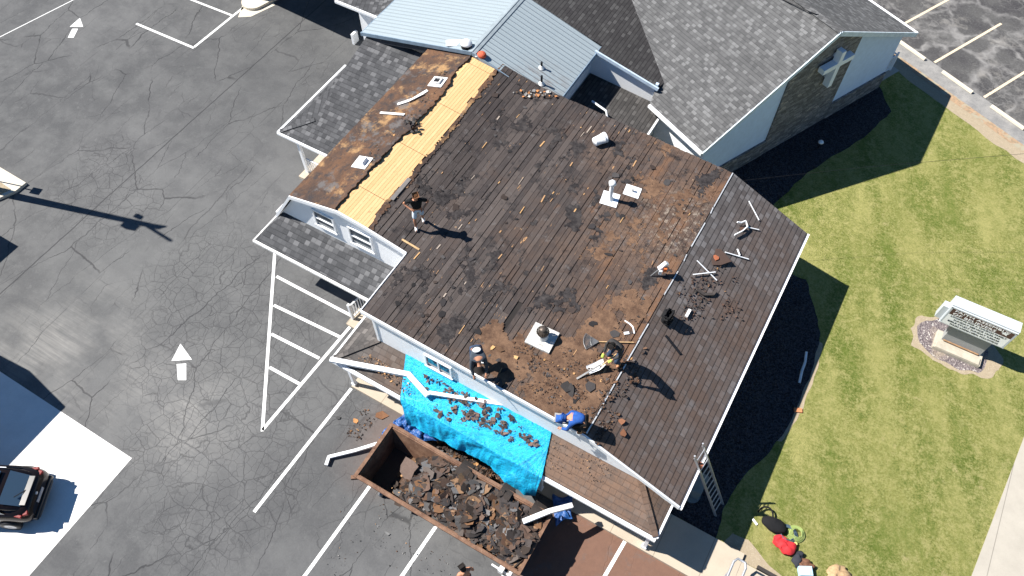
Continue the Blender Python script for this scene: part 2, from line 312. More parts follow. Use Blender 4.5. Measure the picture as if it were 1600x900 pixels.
def mk_tarp2():
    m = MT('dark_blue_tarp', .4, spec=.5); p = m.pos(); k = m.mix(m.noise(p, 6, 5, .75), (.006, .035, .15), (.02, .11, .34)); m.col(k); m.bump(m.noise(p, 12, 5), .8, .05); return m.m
def mk_debris():
    m = MT('torn_shingle', .92, spec=.15); p = m.pos(); c = m.attr('Col').outputs['Color']
    k = m.mix(m.step(m.noise(p, 14, 5, .75), .35, .7, 0, .55), c, m.mix(.5, c, (.02, .015, .012)))
    m.col(k); m.bump(m.noise(p, 25, 4), .5, .01); return m.m
def mk_rust():
    m = MT('rusty_steel', .8, .2, .3); p = m.pos(); k = m.mix(m.step(m.noise(p, 2.2, 7, .75), .35, .65), (.10, .05, .032), (.24, .14, .09))
    k = m.mix(m.step(m.noise(p, 7, 5, .8), .57, .67, 0, .6), k, (.30, .2, .14)); m.col(k); m.bump(m.noise(p, 15, 4), .4, .01); return m.m

asphalt = mk_asphalt(); asphalt2 = mk_asphalt2(); edgeasph = mk_edge(); grass = mk_grass(); mulch = mk_mulch(); gravel = mk_gravel(); sand = mk_sand(); leaves = mk_leaves()
conc = mk_concrete('slab_concrete', (.68, .665, .64)); walk = mk_concrete('walk_concrete', (.40, .34, .265), 1.55); conc2 = mk_concrete('plain_concrete', (.36, .33, .28), 1.6)
paint = mk_paint(); paint2 = mk_paint('faded_cream_paint', (.6, .5, .36), .58); curbw = mk_concrete('cream_concrete', (.55, .5, .41))
st_main = [((-2.3, 8.7, 4), 3.4, .95), ((-1.0, 12, 3.5), 4.4, .8), ((.3, 15.5, 3), 4.0, .8), ((-.6, 9.5, 3), 4, .8), ((-.3, 19, 3), 3.0, .55)]
sh_grey = mk_shingle('grey_shingle', ((.044, .045, .048), (.082, .083, .087), (.16, .16, .165)), .2, .2, accent=.7, line=.42)
sh_church = mk_shingle('light_grey_shingle', ((.070, .070, .071), (.118, .118, .118), (.20, .20, .20)), .15, .19, accent=.6, line=.45)
sh_side = mk_shingle('side_shingle', ((.07, .065, .065), (.125, .118, .118), (.24, .235, .24)), .2, .24, stain=[(c, r, a) for c, r, a in st_main], warm=(.105, .07, .054))
sh_porch = mk_shingle('porch_shingle', ((.05, .047, .046), (.10, .092, .087), (.17, .155, .145)), .2, .22, line=.3, stain=[((-1.6, 8.3, 2.4), 4.8, .95), ((-9.3, 8.2, 2.4), 1.7, .5)], warm=(.145, .092, .065))
plank = mk_plank(); fresh = mk_fresh(); felt = mk_felt(); metalr = mk_metalroof(); siding = mk_siding(); stone = mk_stone()
tarpm = mk_tarp(); tarpd = mk_tarp2(); debris = mk_debris(); rust = mk_rust()
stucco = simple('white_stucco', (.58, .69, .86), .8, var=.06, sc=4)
white = simple('white_trim', (.78, .79, .8), .45, var=.05, sc=2); whited = simple('weathered_white', (.68, .67, .65), .6, var=.15, sc=6, dirt=(.3, .26, .22))
flash = simple('galvanised_flashing', (.62, .63, .64), .5, .15, var=.15, sc=5, dirt=(.2, .13, .09)); alu = simple('aluminium', (.45, .46, .48), .4, .6, var=.1)
black = simple('black_plastic', (.012, .012, .014), .5, var=.2); darkg = simple('dark_cloth', (.022, .024, .032), .85, var=.2, sc=12); blackc = simple('black_cloth', (.007, .007, .008), .9, var=.2, sc=12)
glass = MT('window_glass', .08, spec=.8).col((.05, .07, .09)).m; glassblue = MT('tinted_glass', .06, 0, .9).col((.02, .05, .09)).m
red = simple('red_cloth', (.5, .025, .03), .8, var=.2, sc=12); skin = simple('skin', (.42, .2, .12), .6, var=.08, sc=10); hairb = simple('short_hair', (.16, .07, .03), .9, sc=30); hairk = simple('dark_hair', (.012, .009, .008), .9, sc=30)
bluec = simple('blue_cloth', (.015, .07, .27), .85, var=.3, sc=9); greyc = simple('grey_cloth', (.04, .038, .038), .9, var=.25, sc=9); slate = simple('slate_cloth', (.045, .055, .07), .9, var=.2, sc=9); denim = simple('denim', (.03, .05, .09), .9, var=.3, sc=9)
shortc = simple('pale_shorts', (.5, .56, .62), .85, var=.1, sc=9); tanb = simple('tan_leather', (.36, .17, .07), .8, sc=9); glove = simple('yellow_green_glove', (.35, .42, .08), .8, sc=9)
wood = simple('pale_wood', (.5, .33, .17), .7, var=.2, sc=7); woodd = simple('brown_wood', (.25, .15, .08), .8, var=.3, sc=7); steel = simple('worn_steel', (.2, .2, .2), .45, .7, sc=9)
cable_g = simple('cable_green', (.3, .38, .12), .6, sc=5); cable_b = simple('cable_grey_blue', (.06, .1, .13), .6, sc=5)
carp = MT('car_paint', .18, .5, .6).col((.018, .012, .011)).m; cardark = MT('car_black', .25, 0, .5).col((.008, .009, .011)).m; tail = MT('tail_light_red', .5, 0, .2).col((.16, .008, .008)).m
brick = simple('painted_block', (.42, .36, .28), .85); dirtm = simple('dark_soil', (.09, .07, .055), .95, sc=4)
signw = simple('sign_white', (.46, .49, .51), .5, var=.05); signface = simple('sign_face', (.8, .8, .79), .4, var=.03); signbrown = simple('sign_brown', (.085, .045, .04), .5); signgrey = simple('sign_grey', (.28, .285, .285), .5, var=.05); ink = simple('letter_black', (.012, .012, .012), .5); signblue = simple('sign_blue', (.02, .1, .4), .5)

# ------------------------------------------------------------------ mesh builder
class MB:
    def __init__(s): s.v = []; s.f = []; s.m = []; s.c = []; s.sm = []
    def add(s, vs, fs, mi=0, c=None, smooth=False):
        o = len(s.v); s.v += [Vector(v) for v in vs]
        for f in fs: s.f.append([i+o for i in f]); s.m.append(mi); s.c.append(c if c is not None else (.5, .5, .5)); s.sm.append(smooth)
        return s
    def poly(s, pts, mi=0, c=None): return s.add(pts, [list(range(len(pts)))], mi, c)
    def slab(s, pts, th, mi=0, mside=None, c=None):    # counter-clockwise from above, thickness straight down
        n = len(pts); pts = [Vector(p) for p in pts]; lo = [p-Vector((0, 0, th)) for p in pts]; ms = mi if mside is None else mside
        s.add(pts, [list(range(n))], mi, c); s.add(lo, [list(range(n-1, -1, -1))], ms, c)
        for i in range(n): j = (i+1) % n; s.add([pts[i], lo[i], lo[j], pts[j]], [[0, 1, 2, 3]], ms, c)
        return s
    def box(s, c, d, rz=0, mi=0, col=None, M=None, taper=1):
        x, y, z = (q/2 for q in d); t = taper
        vs = [(-x, -y, -z), (x, -y, -z), (x, y, -z), (-x, y, -z), (-x*t, -y*t, z), (x*t, -y*t, z), (x*t, y*t, z), (-x*t, y*t, z)]
        MM = Matrix.Translation(c) @ (M.to_4x4() if M is not None else Matrix.Rotation(rz, 4, 'Z'))
        return s.add([MM @ Vector(v) for v in vs], [[3, 2, 1, 0], [4, 5, 6, 7], [0, 1, 5, 4], [1, 2, 6, 5], [2, 3, 7, 6], [3, 0, 4, 7]], mi, col)
    def bar(s, a, b, w, h=None, mi=0, up=(0, 0, 1), col=None):
        a = Vector(a); b = Vector(b); h = h or w; d = (b-a); L = d.length; d = d/L; up = Vector(up)
        sx = d.cross(up); sx = sx.normalized() if sx.length > 1e-4 else Vector((1, 0, 0)); sz = sx.cross(d)
        return s.box((a+b)/2, (w, L, h), M=Matrix((sx, d, sz)).transposed(), mi=mi, col=col)
    def tube(s, pts, r, n=8, mi=0, close=False, cap=True, col=None):
        pts = [Vector(p) for p in pts]; rr = r if isinstance(r, (list, tuple)) else [r]*len(pts); vs = []; k = len(pts); ref = None
        for i, p in enumerate(pts):
            a = pts[(i-1) % k] if (close or i) else p; b = pts[(i+1) % k] if (close or i < k-1) else p
            d = (b-a).normalized(); u = d.cross(Vector((0, 0, 1)) if abs(d.z) < .9 else Vector((1, 0, 0))).normalized()
            if ref is not None:
                q = ref-d*ref.dot(d)
                if q.length > .01: u = q.normalized()
            ref = u; w = d.cross(u)
            vs += [p+(u*math.cos(t)+w*math.sin(t))*rr[i] for t in (2*math.pi*j/n for j in range(n))]
        fs = []
        for i in range(k if close else k-1):
            a = i*n; b = ((i+1) % k)*n
            fs += [[a+j, a+(j+1) % n, b+(j+1) % n, b+j] for j in range(n)]
        s.add(vs, fs, mi, col, True)
        if cap and not close: s.add(vs[:n], [list(range(n-1, -1, -1))], mi, col); s.add(vs[-n:], [list(range(n))], mi, col)
        return s
    def lathe(s, c, prof, n=20, mi=0, M=None):
        M = (M or Matrix.Identity(3)); c = Vector(c); vs = []; 
        for r, z in prof: vs += [c+M @ Vector((r*math.cos(2*math.pi*j/n), r*math.sin(2*math.pi*j/n), z)) for j in range(n)]
        fs = [[i*n+j, i*n+(j+1) % n, (i+1)*n+(j+1) % n, (i+1)*n+j] for i in range(len(prof)-1) for j in range(n)]
        s.add(vs, fs, mi, None, True)
        if prof[-1][0] > .001: s.add(vs[-n:], [list(range(n))], mi)
        if prof[0][0] > .001: s.add(vs[:n], [list(range(n-1, -1, -1))], mi)
        return s
    def sph(s, c, r, mi=0, n=10):
        rx = r if isinstance(r, (tuple, list)) else (r, r, r); c = Vector(c); vs = []; fs = []
        for i in range(n+1):
            a = math.pi*i/n
            for j in range(n*2): b = math.pi*j/n; vs.append(c+Vector((rx[0]*math.sin(a)*math.cos(b), rx[1]*math.sin(a)*math.sin(b), rx[2]*math.cos(a))))
        for i in range(n):
            for j in range(2*n): fs.append([i*2*n+j, (i+1)*2*n+j, (i+1)*2*n+(j+1) % (2*n), i*2*n+(j+1) % (2*n)])
        return s.add(vs, fs, mi, None, True)
def obj(name, mb, mats, parent=None, label=None, cat=None, group=None, kind=None, loc=None, local=False, bevel=0):
    mats = mats if isinstance(mats, (list, tuple)) else [mats]
    me = bpy.data.meshes.new(name)
    if local: base = Vector((0, 0, 0))
    elif parent is not None:
        q = parent
        while q.parent: q = q.parent
        base = Vector(q.location)
    else:
        base = Vector(loc) if loc is not None else Vector((sum(v.x for v in mb.v)/len(mb.v), sum(v.y for v in mb.v)/len(mb.v), min(v.z for v in mb.v)))
    me.from_pydata([v-base for v in mb.v], [], mb.f)
    for m in mats: me.materials.append(m)
    ul = me.uv_layers.new(name='UVMap'); ca = me.color_attributes.new('Col', 'FLOAT_COLOR', 'CORNER')
    uvd = [0.0]*(2*len(me.loops)); cdt = [1.0]*(4*len(me.loops)); Z = Vector((0, 0, 1))
    for i, p in enumerate(me.polygons):
        p.material_index = mb.m[i]; p.use_smooth = mb.sm[i]; n = p.normal
        u = Z.cross(n); u = u.normalized() if u.length > .02 else Vector((1, 0, 0)); w = n.cross(u)
        if u.x < -.01 or (abs(u.x) <= .01 and u.y < 0): pass
        for li in p.loop_indices:
            q = mb.v[me.loops[li].vertex_index]; uvd[2*li] = q.dot(u); uvd[2*li+1] = q.dot(w)
            c = mb.c[i]; cdt[4*li:4*li+3] = c if isinstance(c, (tuple, list)) else (c, c, c)
    me.uv_layers['UVMap'].data.foreach_set('uv', uvd); me.color_attributes['Col'].data.foreach_set('color', cdt)
    o = bpy.data.objects.new(name, me); C.objects.link(o)
    if parent is not None: o.parent = parent
    elif not local: o.location = base
    if bevel:
        bv = o.modifiers.new('bevel', 'BEVEL'); bv.width = bevel; bv.segments = 2; bv.limit_method = 'ANGLE'
    tagp(o, label, cat, group, kind); return o
def tagp(o, label=None, cat=None, group=None, kind=None):
    if label: o['label'] = label
    if cat: o['category'] = cat
    if group: o['group'] = group
    if kind: o['kind'] = kind
def thing(name, label, cat, loc=(0, 0, 0), rz=0, group=None):
    o = bpy.data.objects.new(name, None); C.objects.link(o); o.location = loc; o.rotation_euler = (0, 0, rz); o.empty_display_size = .3
    tagp(o, label, cat, group); return o
def copy_tree(o, loc, rz=None, label=None, group=None, parent=None):
    c = o.copy(); C.objects.link(c)
    if parent is not None: c.parent = parent
    else:
        c.location = loc
        if rz is not None: c.rotation_euler = (0, 0, rz)
        if label: c['label'] = label
        if group: c['group'] = group
    for chd in list(o.children): copy_tree(chd, None, parent=c)
    return c
V3 = Vector
_slab = MB.slab
def slab2(s, pts, th, mi=0, mside=None, c=None):
    pts = [Vector(p) for p in pts]; a = sum((p.x*q.y-q.x*p.y for p, q in zip(pts, pts[1:]+pts[:1])))
    return _slab(s, pts if a > 0 else pts[::-1], th, mi, mside, c)
MB.slab = slab2
def sheet(name, pts, z, mat, th=.0, **k):
    mb = MB(); pts = [Vector((p[0], p[1], z)) for p in pts]
    if th: mb.slab(pts, th)
    else:
        a = sum((p.x*q.y-q.x*p.y for p, q in zip(pts, pts[1:]+pts[:1]))); mb.poly(pts if a > 0 else pts[::-1])
    return obj(name, mb, mat, kind='structure', **k)
def rect(x0, x1, y0, y1): return [(x0, y0), (x1, y0), (x1, y1), (x0, y1)]
# ------------------------------------------------------------------ ground, lots, walks
sheet('ground', rect(-700, 700, -700, 700), -.03, grass)
sheet('parking_lot', rect(-90, 3.6, -70, 90), 0, asphalt)
def cpoly(*uv): return [tuple(ch(u, v)[:2]) for u, v in uv]
sheet('lawn', [(-2, 9.4), (45, 9.4), (45, 7.85), (60, 7.85), (60, 16)] + cpoly((32.8, 25), (32.8, -20), (18, -20)), .004, grass)
sheet('church_parking_lot', cpoly((34.15, -45), (34.15, 40), (80, 40), (80, -45)), .012, asphalt2)
sheet('lot_edge_strip', cpoly((33.1, -45), (33.1, 40), (34.15, 40), (34.15, -45)), .012, edgeasph)
lf = MB(); prev = None
for i in range(90):
    v = -16+i*.5; a = 32.75+.16*mnoise.noise((v*.7, 1, 0)); b = 33.12
    q = (ch(a, v, .016), ch(b, v, .016))
    if prev: lf.poly([prev[0], prev[1], q[1], q[0]])
    prev = q
obj('leaf_strip', lf, leaves, kind='stuff', label='line of dry brown leaves along the edge of the upper right lot', cat='leaves')
sn = MB(); prev = None
for i in range(90):
    v = -16+i*.5; a = 32.15+.35*mnoise.noise((v*.9, 4, 0)); q = (ch(a, v, .009), ch(33.0, v, .009))
    if prev: sn.poly([prev[0], prev[1], q[1], q[0]])
    prev = q
obj('sandy_verge', sn, sand, kind='structure')
def blobsheet(name, pts, z, mat, amp=.12, sub=8):
    out = []
    n = len(pts)
    for i in range(n):
        a = Vector(pts[i]).to_2d() if len(pts[i]) > 2 else Vector(pts[i]); b = Vector(pts[(i+1) % n][:2]); a = Vector(a[:2])
        for k in range(sub):
            q = a.lerp(b, k/sub); d = (b-a).normalized(); w = mnoise.noise((q.x*2.1, q.y*2.1, 3))*amp; out.append((q.x-d.y*w, q.y+d.x*w))
    return sheet(name, out, z, mat)
blobsheet('bed_edging', [(2.7, 13.6), (3.12, 13.8), (3.30, 15), (3.30, 17), (3.1, 18.4), (2.6, 18.4)], .008, sand, .10, 14)
blobsheet('mulch_bed', [(.3, 9.45), (2.35, 9.45), (2.2, 10.6), (2.35, 11.8), (2.85, 13.2), (3.1, 14.5), (3.12, 17), (2.9, 18.8), (2.3, 19.8), (1.6, 20.9), (.3, 20.9)], .013, mulch, .08)
blobsheet('church_mulch_bed', cpoly((19.4, -13.7), (19.9, -10.9), (23.8, -11.6), (28, -11.7), (29.8, -12.1), (30.7, -13.7)), .013, mulch, .1)
sheet('front_walk', rect(-11.42, 3.35, 7.85, 9.42), .12, walk, .12)
sheet('side_walk', rect(3.354, 9, 7.85, 9.15), .11, walk, .11)
blobsheet('gravel_patch', [(2.6, 9.36), (5.2, 9.0), (5.2, 9.32), (4.2, 9.5), (3.3, 9.95), (2.75, 9.9)], .011, sand, .06)
sheet('street_walk', [(10.55, 18.6), (12.3, 18.6), (12.1, 8), (9.55, 8)], .03, conc2, .04)
sheet('street_walk_end', [(11.6, 27), (13.4, 27), (12.3, 18.6), (10.55, 18.6)], .026, conc2, .04)
sheet('concrete_slab', [(-16.42, -9), (-16.48, 1.75), (-34, 1.75), (-34, -9)], .006, conc)
# kerbed islands on the left
mb = MB(); mb.slab([(-33.5, 5.8, .14), (-30.55, 6.6, .14), (-29.95, 7.35, .14), (-29.62, 8.05, .14), (-29.6, 8.62, .14), (-33.5, 8.72, .14)], .14); obj('kerb_island', mb, curbw, kind='structure')
mb = MB(); mb.slab([(-33.4, 5.95, .165), (-30.65, 6.75, .165), (-30.1, 7.4, .165), (-29.85, 8.02, .165), (-33.4, 8.3, .165)], .03); obj('island_fill', mb, sand, kind='structure')
mb = MB(); c = P(397, 5); pts = []
ax = Vector((.30, 1, 0)).normalized(); bx_ = Vector((ax.y, -ax.x, 0))
for i in range(14): t = math.pi*i/13; pts.append(c+bx_*(.62*math.cos(t))*1.0-ax*(.62*math.sin(t)))
pts += [c-bx_*.62+ax*5, c+bx_*.62+ax*5]
mb.slab([p+V3((0, 0, .15)) for p in pts], .15); obj('entrance_island', mb, curbw, kind='structure')
sheet('entrance_apron', [tuple(P(*q)[:2]) for q in ((372, 27), (392, 26), (430, 8), (420, -8), (380, 5))], .006, curbw)

# painted markings, each line its own sheet a few millimetres up
def stripe(a, b, w=.11, mat=paint, name='parking_line', z=.006):
    a = Vector(a).to_3d() if len(a) == 2 else Vector(a); b = Vector(b); d = (b-a); d.z = 0; d.normalize(); n = Vector((-d.y, d.x, 0))*w/2
    mb = MB(); N = 14; prev = None
    for i in range(N+1):
        q = a.lerp(b, i/N); e = .006*mnoise.noise((q.x*9, q.y*9, 1)); l = q+n*(1+e*8)+V3((0, 0, z)); r = q-n*(1-e*8)+V3((0, 0, z))
        l.z = r.z = z
        if prev: mb.poly([prev[1], r, l, prev[0]])
        prev = (l, r)
    return obj(name, mb, mat, kind='structure')
for a, b in (((397, 800), (549, 607)), ((500, 867), (592, 740)), ((628, 900), (700, 795)), ((945, 900), (978, 843))):
    A = P(*a); B = P(*b); A2 = A-(B-A).normalized()*(2.4 if a[1] > 850 else 0); stripe(A2, B, .12)
stripe(P(430, 385), P(410, 674), .12); stripe(P(410, 672), P(562, 493), .12)
for a, b in (((432, 432), (556, 497)), ((428, 477), (532, 527)), ((424, 522), (499, 560)), ((421, 574), (468, 600))): stripe(P(*a), P(*b), .12, name='hatch_line', z=.009)
stripe(P(213, 37), P(303, 75), .13); stripe(P(303, 74), P(385, 8), .13); stripe(P(290, -4), P(362, 24), .12)
stripe((-39.2, 12, 0), (-37.5, 18.9, 0), .05, name='seam_line')
for v in (-18.8, -15.98, -13.18, -10.24, -7.4, -4.6): stripe(ch(34.2, v), ch(39.4, v), .13, paint2, name='lot_line', z=.018)
def arrow(tip, bl, br, sl_, sr_, tl, tr):
    z = .006; f = lambda q: V3((*P(*q)[:2], z)); mb = MB()
    for pts in ((f(tip), f(bl), f(br)), (f(sl_), f(tl), f(tr), f(sr_))): mb.poly(list(pts) if sum(p.x*q.y-q.x*p.y for p, q in zip(pts, pts[1:]+pts[:1])) > 0 else list(pts)[::-1])
    obj('painted_arrow', mb, paint, kind='structure')
arrow((282, 537), (268, 564), (300, 562), (276, 569), (291, 568), (278, 594), (291, 594))
arrow((125, 28), (109, 42), (130, 42), (113, 45), (122, 45), (106, 59), (115, 59))

# ------------------------------------------------------------------ main building
mh = thing('roof_job_building', 'low white sided building in the centre whose roof is half stripped to dark boards', 'building', (-8, 14, 0))
wb = MB()
def prism(mb, prof, y0, y1, mi=0):
    n = len(prof); a = [V3((x, y0, z)) for x, z in prof]; b = [V3((x, y1, z)) for x, z in prof]
    mb.add(a+b, [list(range(n)), list(range(2*n-1, n-1, -1))]+[[i, i+n, (i+1) % n+n, (i+1) % n] for i in range(n)], mi); return mb
prism(wb, [(-10.45, 0), (.38, 0), (.38, 2.72), (-2.57, 4.02), (-10.45, 4.45)], 8.93, 20.6)
prism(wb, [(-16.6, 0), (-10.47, 0), (-10.47, 4.42), (-12.4, 4.8), (-13.66, 4.94), (-15.85, 4.40), (-16.95, 2.75), (-16.6, 2.6)], 11.6, 20.4)
obj('wall', wb, siding, mh)
def profstrip(mb, xs, y0, y1, mi=0, th=.14, top=0):
    for a, b in zip(xs, xs[1:]): mb.slab([(a, y0, zr(a)+top), (b, y0, zr(b)+top), (b, y1, zr(b)+top), (a, y1, zr(a)+top)], th, mi)
rd = MB(); profstrip(rd, [-10.75, -2.57], YF, YB, th=.12, top=-.035); profstrip(rd, [-15.87, -13.66, -12.4, -10.75], 11.45, YB, th=.12, top=-.035); profstrip(rd, [-17.05, -15.87], 11.45, YB, th=.12)
obj('roof_deck', rd, simple('under_deck', (.02, .017, .016), .9), mh)
# old boards, one mesh, every board its own plate with gaps
bd = MB(); x = -12.42
while x < -2.6:
    w = random.choice((.185, .2, .215, .24, .165)); x1 = min(x+w, -2.59)
    y = (YF if x > -10.76 else 11.46) + random.uniform(-2.5, 0)*0; ys = YF if x > -10.76 else 11.46
    while y < YB-.02:
        L = random.choice((1.2, 2.4, 3.0, 3.6, 4.2, 4.8)); y1 = min(y+L, YB); g = random.choice((.009, .012, .018, .03)) ; lift = random.uniform(0, .008)
        if x1-x > .05 and random.random() > .0012:
            cc = random.random()**1.3
            tl = random.uniform(-.003, .003)
            bd.slab([(x+g, y+.004, zr(x+g)-.004+lift+tl), (x1, y+.004, zr(x1)-.004+lift-tl), (x1, y1-.004, zr(x1)-.004+lift), (x+g, y1-.004, zr(x+g)-.004+lift)], .03, 0, c=(cc, cc, cc))
        y = y1
    x = x1
obj('board_sheathing', bd, plank, mh)
# bare yellow sheathing with ragged edges
def interp(tab, t):
    if t <= tab[0][0]: return tab[0][1]
    for (a, x0), (b, x1) in zip(tab, tab[1:]):
        if t <= b: return x0+(x1-x0)*(t-a)/(b-a+1e-9)
    return tab[-1][1]
def edge_tab(px): return sorted(((lambda p: (p.y, p.x))(PR(u, v)) for u, v in px))
tl_ = edge_tab([(527, 327), (545, 303), (560, 288), (600, 245), (628, 215), (648, 200), (665, 178), (700, 140), (712, 112), (728, 98)])
tr_ = edge_tab([(577, 357), (597, 322), (617, 298), (633, 290), (650, 263), (681, 230), (703, 200), (728, 168), (745, 145), (765, 118)])
def drape(mb, xl, xr, y0, y1, dz, step=.09, nx=10, th=.0, hgt=None, mi=0, board=None):
    n = int((y1-y0)/step); rows = []
    for i in range(n+1):
        y = y0+(y1-y0)*i/n; a = xl(y); b = xr(y); rows.append([V3((a+(b-a)*k/nx, y, zr(a+(b-a)*k/nx)+dz+(hgt(a+(b-a)*k/nx, y, k/nx) if hgt else 0))) for k in range(nx+1)])
    vs = [p for r in rows for p in r]; W_ = nx+1
    mb.add(vs, [[i*W_+k, i*W_+k+1, (i+1)*W_+k+1, (i+1)*W_+k] for i in range(n) for k in range(nx)], mi, None, True)
    if th:
        for k in (0, nx): mb.add([p for r in rows for p in (r[k], r[k]-V3((0, 0, th)))], [[2*i, 2*i+1, 2*i+3, 2*i+2] for i in range(n)], mi)
        mb.add([p for q in rows[0] for p in (q, q-V3((0, 0, th)))], [[2*i, 2*i+1, 2*i+3, 2*i+2] for i in range(nx)], mi)
rag = lambda s, a: (lambda y: a*(mnoise.noise((y*2.1, s, 0))+.6*mnoise.noise((y*6.3, s, 4))+.4*mnoise.noise((y*17, s, 8))))
r1, r2 = rag(1, .13), rag(5, .09)
fs_ = MB(); x = -13.98
while x < -11.9:      # narrow fresh boards, cut by the torn edges
    x1 = x+.125; y = 11.46
    while y < 20.9:
        L = 2.44 if y > 11.5 else 1.3; y1 = min(y+L, 20.95); cc = random.random(); N = max(1, int((y1-y)/.05)); run = None
        for i in range(N+1):
            yy = y+(y1-y)*i/N; ok = interp(tl_, yy)+r1(yy)-.1 < (x+x1)/2 < interp(tr_, yy)+r2(yy) and i < N
            if ok and run is None: run = yy
            if (not ok) and run is not None:
                e = yy-(.02 if i >= N else 0)
                if e-run > .05: fs_.slab([(x+.006, run, zr(x)+.012), (x1-.003, run, zr(x1)+.012), (x1-.003, e, zr(x1)+.012), (x+.006, e, zr(x)+.012)], .02, 0, c=(cc, cc, cc))
                run = None
        y = y1
    x = x1
obj('fresh_sheathing', fs_, fresh, mh)
ff = MB()
hf = lambda x, y, t: .03*abs(mnoise.noise((x*2, y*2, 5)))+.018*abs(mnoise.noise((x*7, y*7, 5)))+(.06*max(0, (t-.88)/.12)*(1+mnoise.noise((x*4, y*4, 2))))
drape(ff, lambda y: -15.87, lambda y: interp(tl_, y)+r1(y), 11.45, YB, .03, .07, 34, .08, hf)
obj('torn_felt_cover', ff, felt, mh)
wd = MB(); r3 = rag(9, .16)
profs = lambda x, y, t: .02*abs(mnoise.noise((x*5, y*5, 7)))
drape(wd, lambda y: interp(tr_, y)+r2(y)+.0, lambda y: interp(tr_, y)+.10+abs(r3(y))*1.6, 11.47, YB, .02, .06, 4, .03, profs)
obj('torn_paper_edge', wd, felt, mh)
sk = MB(); profstrip(sk, [-2.57, .8], YF, YB, th=.13); o_ = obj('east_shingle_slope', sk, sh_side, mh, label='brown-grey shingled east slope still covered')
wk = MB(); profstrip(wk, [-17.05, -15.9], 11.45, YB, th=.05, top=.04); obj('west_shingle_slope', wk, sh_grey, mh)
for y0, y1 in ((8.9, 9.9), (10.0, 11.6), (11.7, 12.6), (12.62, 13.3), (14.6, 15.7), (16.2, 16.5), (16.9, 18.1), (18.6, 18.9), (18.95, 20.8)):
    fl = MB(); dx = random.uniform(-.015, .015); fl.slab([(-2.58+dx, y0, zr(-2.58)+.025), (-2.54+dx, y0, zr(-2.54)+.025), (-2.54-dx, y1, zr(-2.54)+.025), (-2.58-dx, y1, zr(-2.58)+.025)], .02); obj('bend_flashing', fl, flash, mh)

dustm = MT('granule_dust', .95, spec=.1); _p = dustm.pos()
_k = dustm.mix(dustm.step(dustm.noise(_p, 2.2, 7, .75), .35, .65), (.075, .044, .03), (.19, .115, .072)); _k = dustm.mix(dustm.step(dustm.noise(_p, 8, 6, .85), .55, .66, 0, .7), _k, (.045, .034, .03)); _k = dustm.mix(dustm.step(dustm.noise(_p, 20, 4, .8), .62, .7, 0, .7), _k, (.33, .21, .13))
dustm.col(_k); dustm.bump(dustm.noise(_p, 14, 6, .8), .8, .02)
stuck = MT('stuck_felt', .9, spec=.15); _p = stuck.pos(); stuck.col(stuck.mix(stuck.step(stuck.noise(_p, 4, 7, .8), .4, .65), (.016, .014, .015), (.062, .055, .053))); stuck.bump(stuck.noise(_p, 10, 5), .6, .02); dustm = dustm.m; stuck = stuck.m
def patchmesh(blobs, seed, step, lift, thr, freq):
    mb = MB(); cells = {}; 
    for (u, v, r) in blobs:
        c = PR(u, v)
        n = int(r*1.3/step)
        for i in range(-n, n+1):
            for j in range(-n, n+1):
                gx = round(c.x/step)+i; gy = round(c.y/step)+j; x = gx*step; y = gy*step
                if not (-12.2 < x < -2.66 and YF+.05 < y < YB-.05) or (x < -10.7 and y < 11.6): continue
                d = math.hypot(x-c.x, y-c.y)/r; w = (1-d)*1.1+.95*mnoise.noise((x*freq, y*freq*.7, seed))+.45*mnoise.noise((x*freq*3, y*freq*3, seed+2))+.25*mnoise.noise((x*freq*8, y*freq*8, seed+5))
                cells[(gx, gy)] = max(cells.get((gx, gy), -9), w)
    vid = {}
    def vtx(a, b_):
        if (a, b_) not in vid: vid[(a, b_)] = len(mb.v); x = a*step+random.uniform(-.3, .3)*step; y = b_*step+random.uniform(-.3, .3)*step; mb.v.append(V3((x, y, zr(x)+lift+.006*mnoise.noise((x*9, y*9, 1)))))
        return vid[(a, b_)]
    for (a, b_), w in cells.items():
        if w > thr: mb.f.append([vtx(a, b_), vtx(a+1, b_), vtx(a+1, b_+1), vtx(a, b_+1)]); mb.m.append(0); mb.c.append((.5, .5, .5)); mb.sm.append(True)
    return mb
obj('granule_dust', patchmesh([(860, 595, 1.9), (810, 560, 1.2), (770, 545, .9), (905, 640, 1.4), (925, 590, 1.2), (940, 520, .9), (990, 480, .8)], 3, .045, .014, .32, 1.1), dustm, mh, label='drift of rust brown granules on the boards near the front edge', kind='stuff')
obj('granule_film', patchmesh([(985, 370, 1.9), (1060, 310, 1.5), (940, 400, 1.2), (1085, 350, 1.0), (1010, 290, 1.2), (1040, 235, 1.0), (1110, 280, 1.0)], 8, .04, .008, .85, 1.8), dustm, mh, label='thin brown granule patches on the boards toward the back right', kind='stuff')
obj('stuck_felt', patchmesh([(700, 300, 2.2), (800, 200, 2), (900, 330, 2.5), (640, 430, 1.8), (760, 430, 2.2), (880, 230, 2), (1000, 560, 1.2), (885, 610, .9), (940, 640, 1.0), (1100, 280, 1.4), (980, 240, 1.4), (700, 520, 1.2), (870, 480, 1.8), (1020, 430, 1.2), (830, 150, 1.0)], 21, .04, .0105, .92, 1.7), stuck, mh, label='black felt left stuck to the boards in blotches', kind='stuff')
tr = MB()
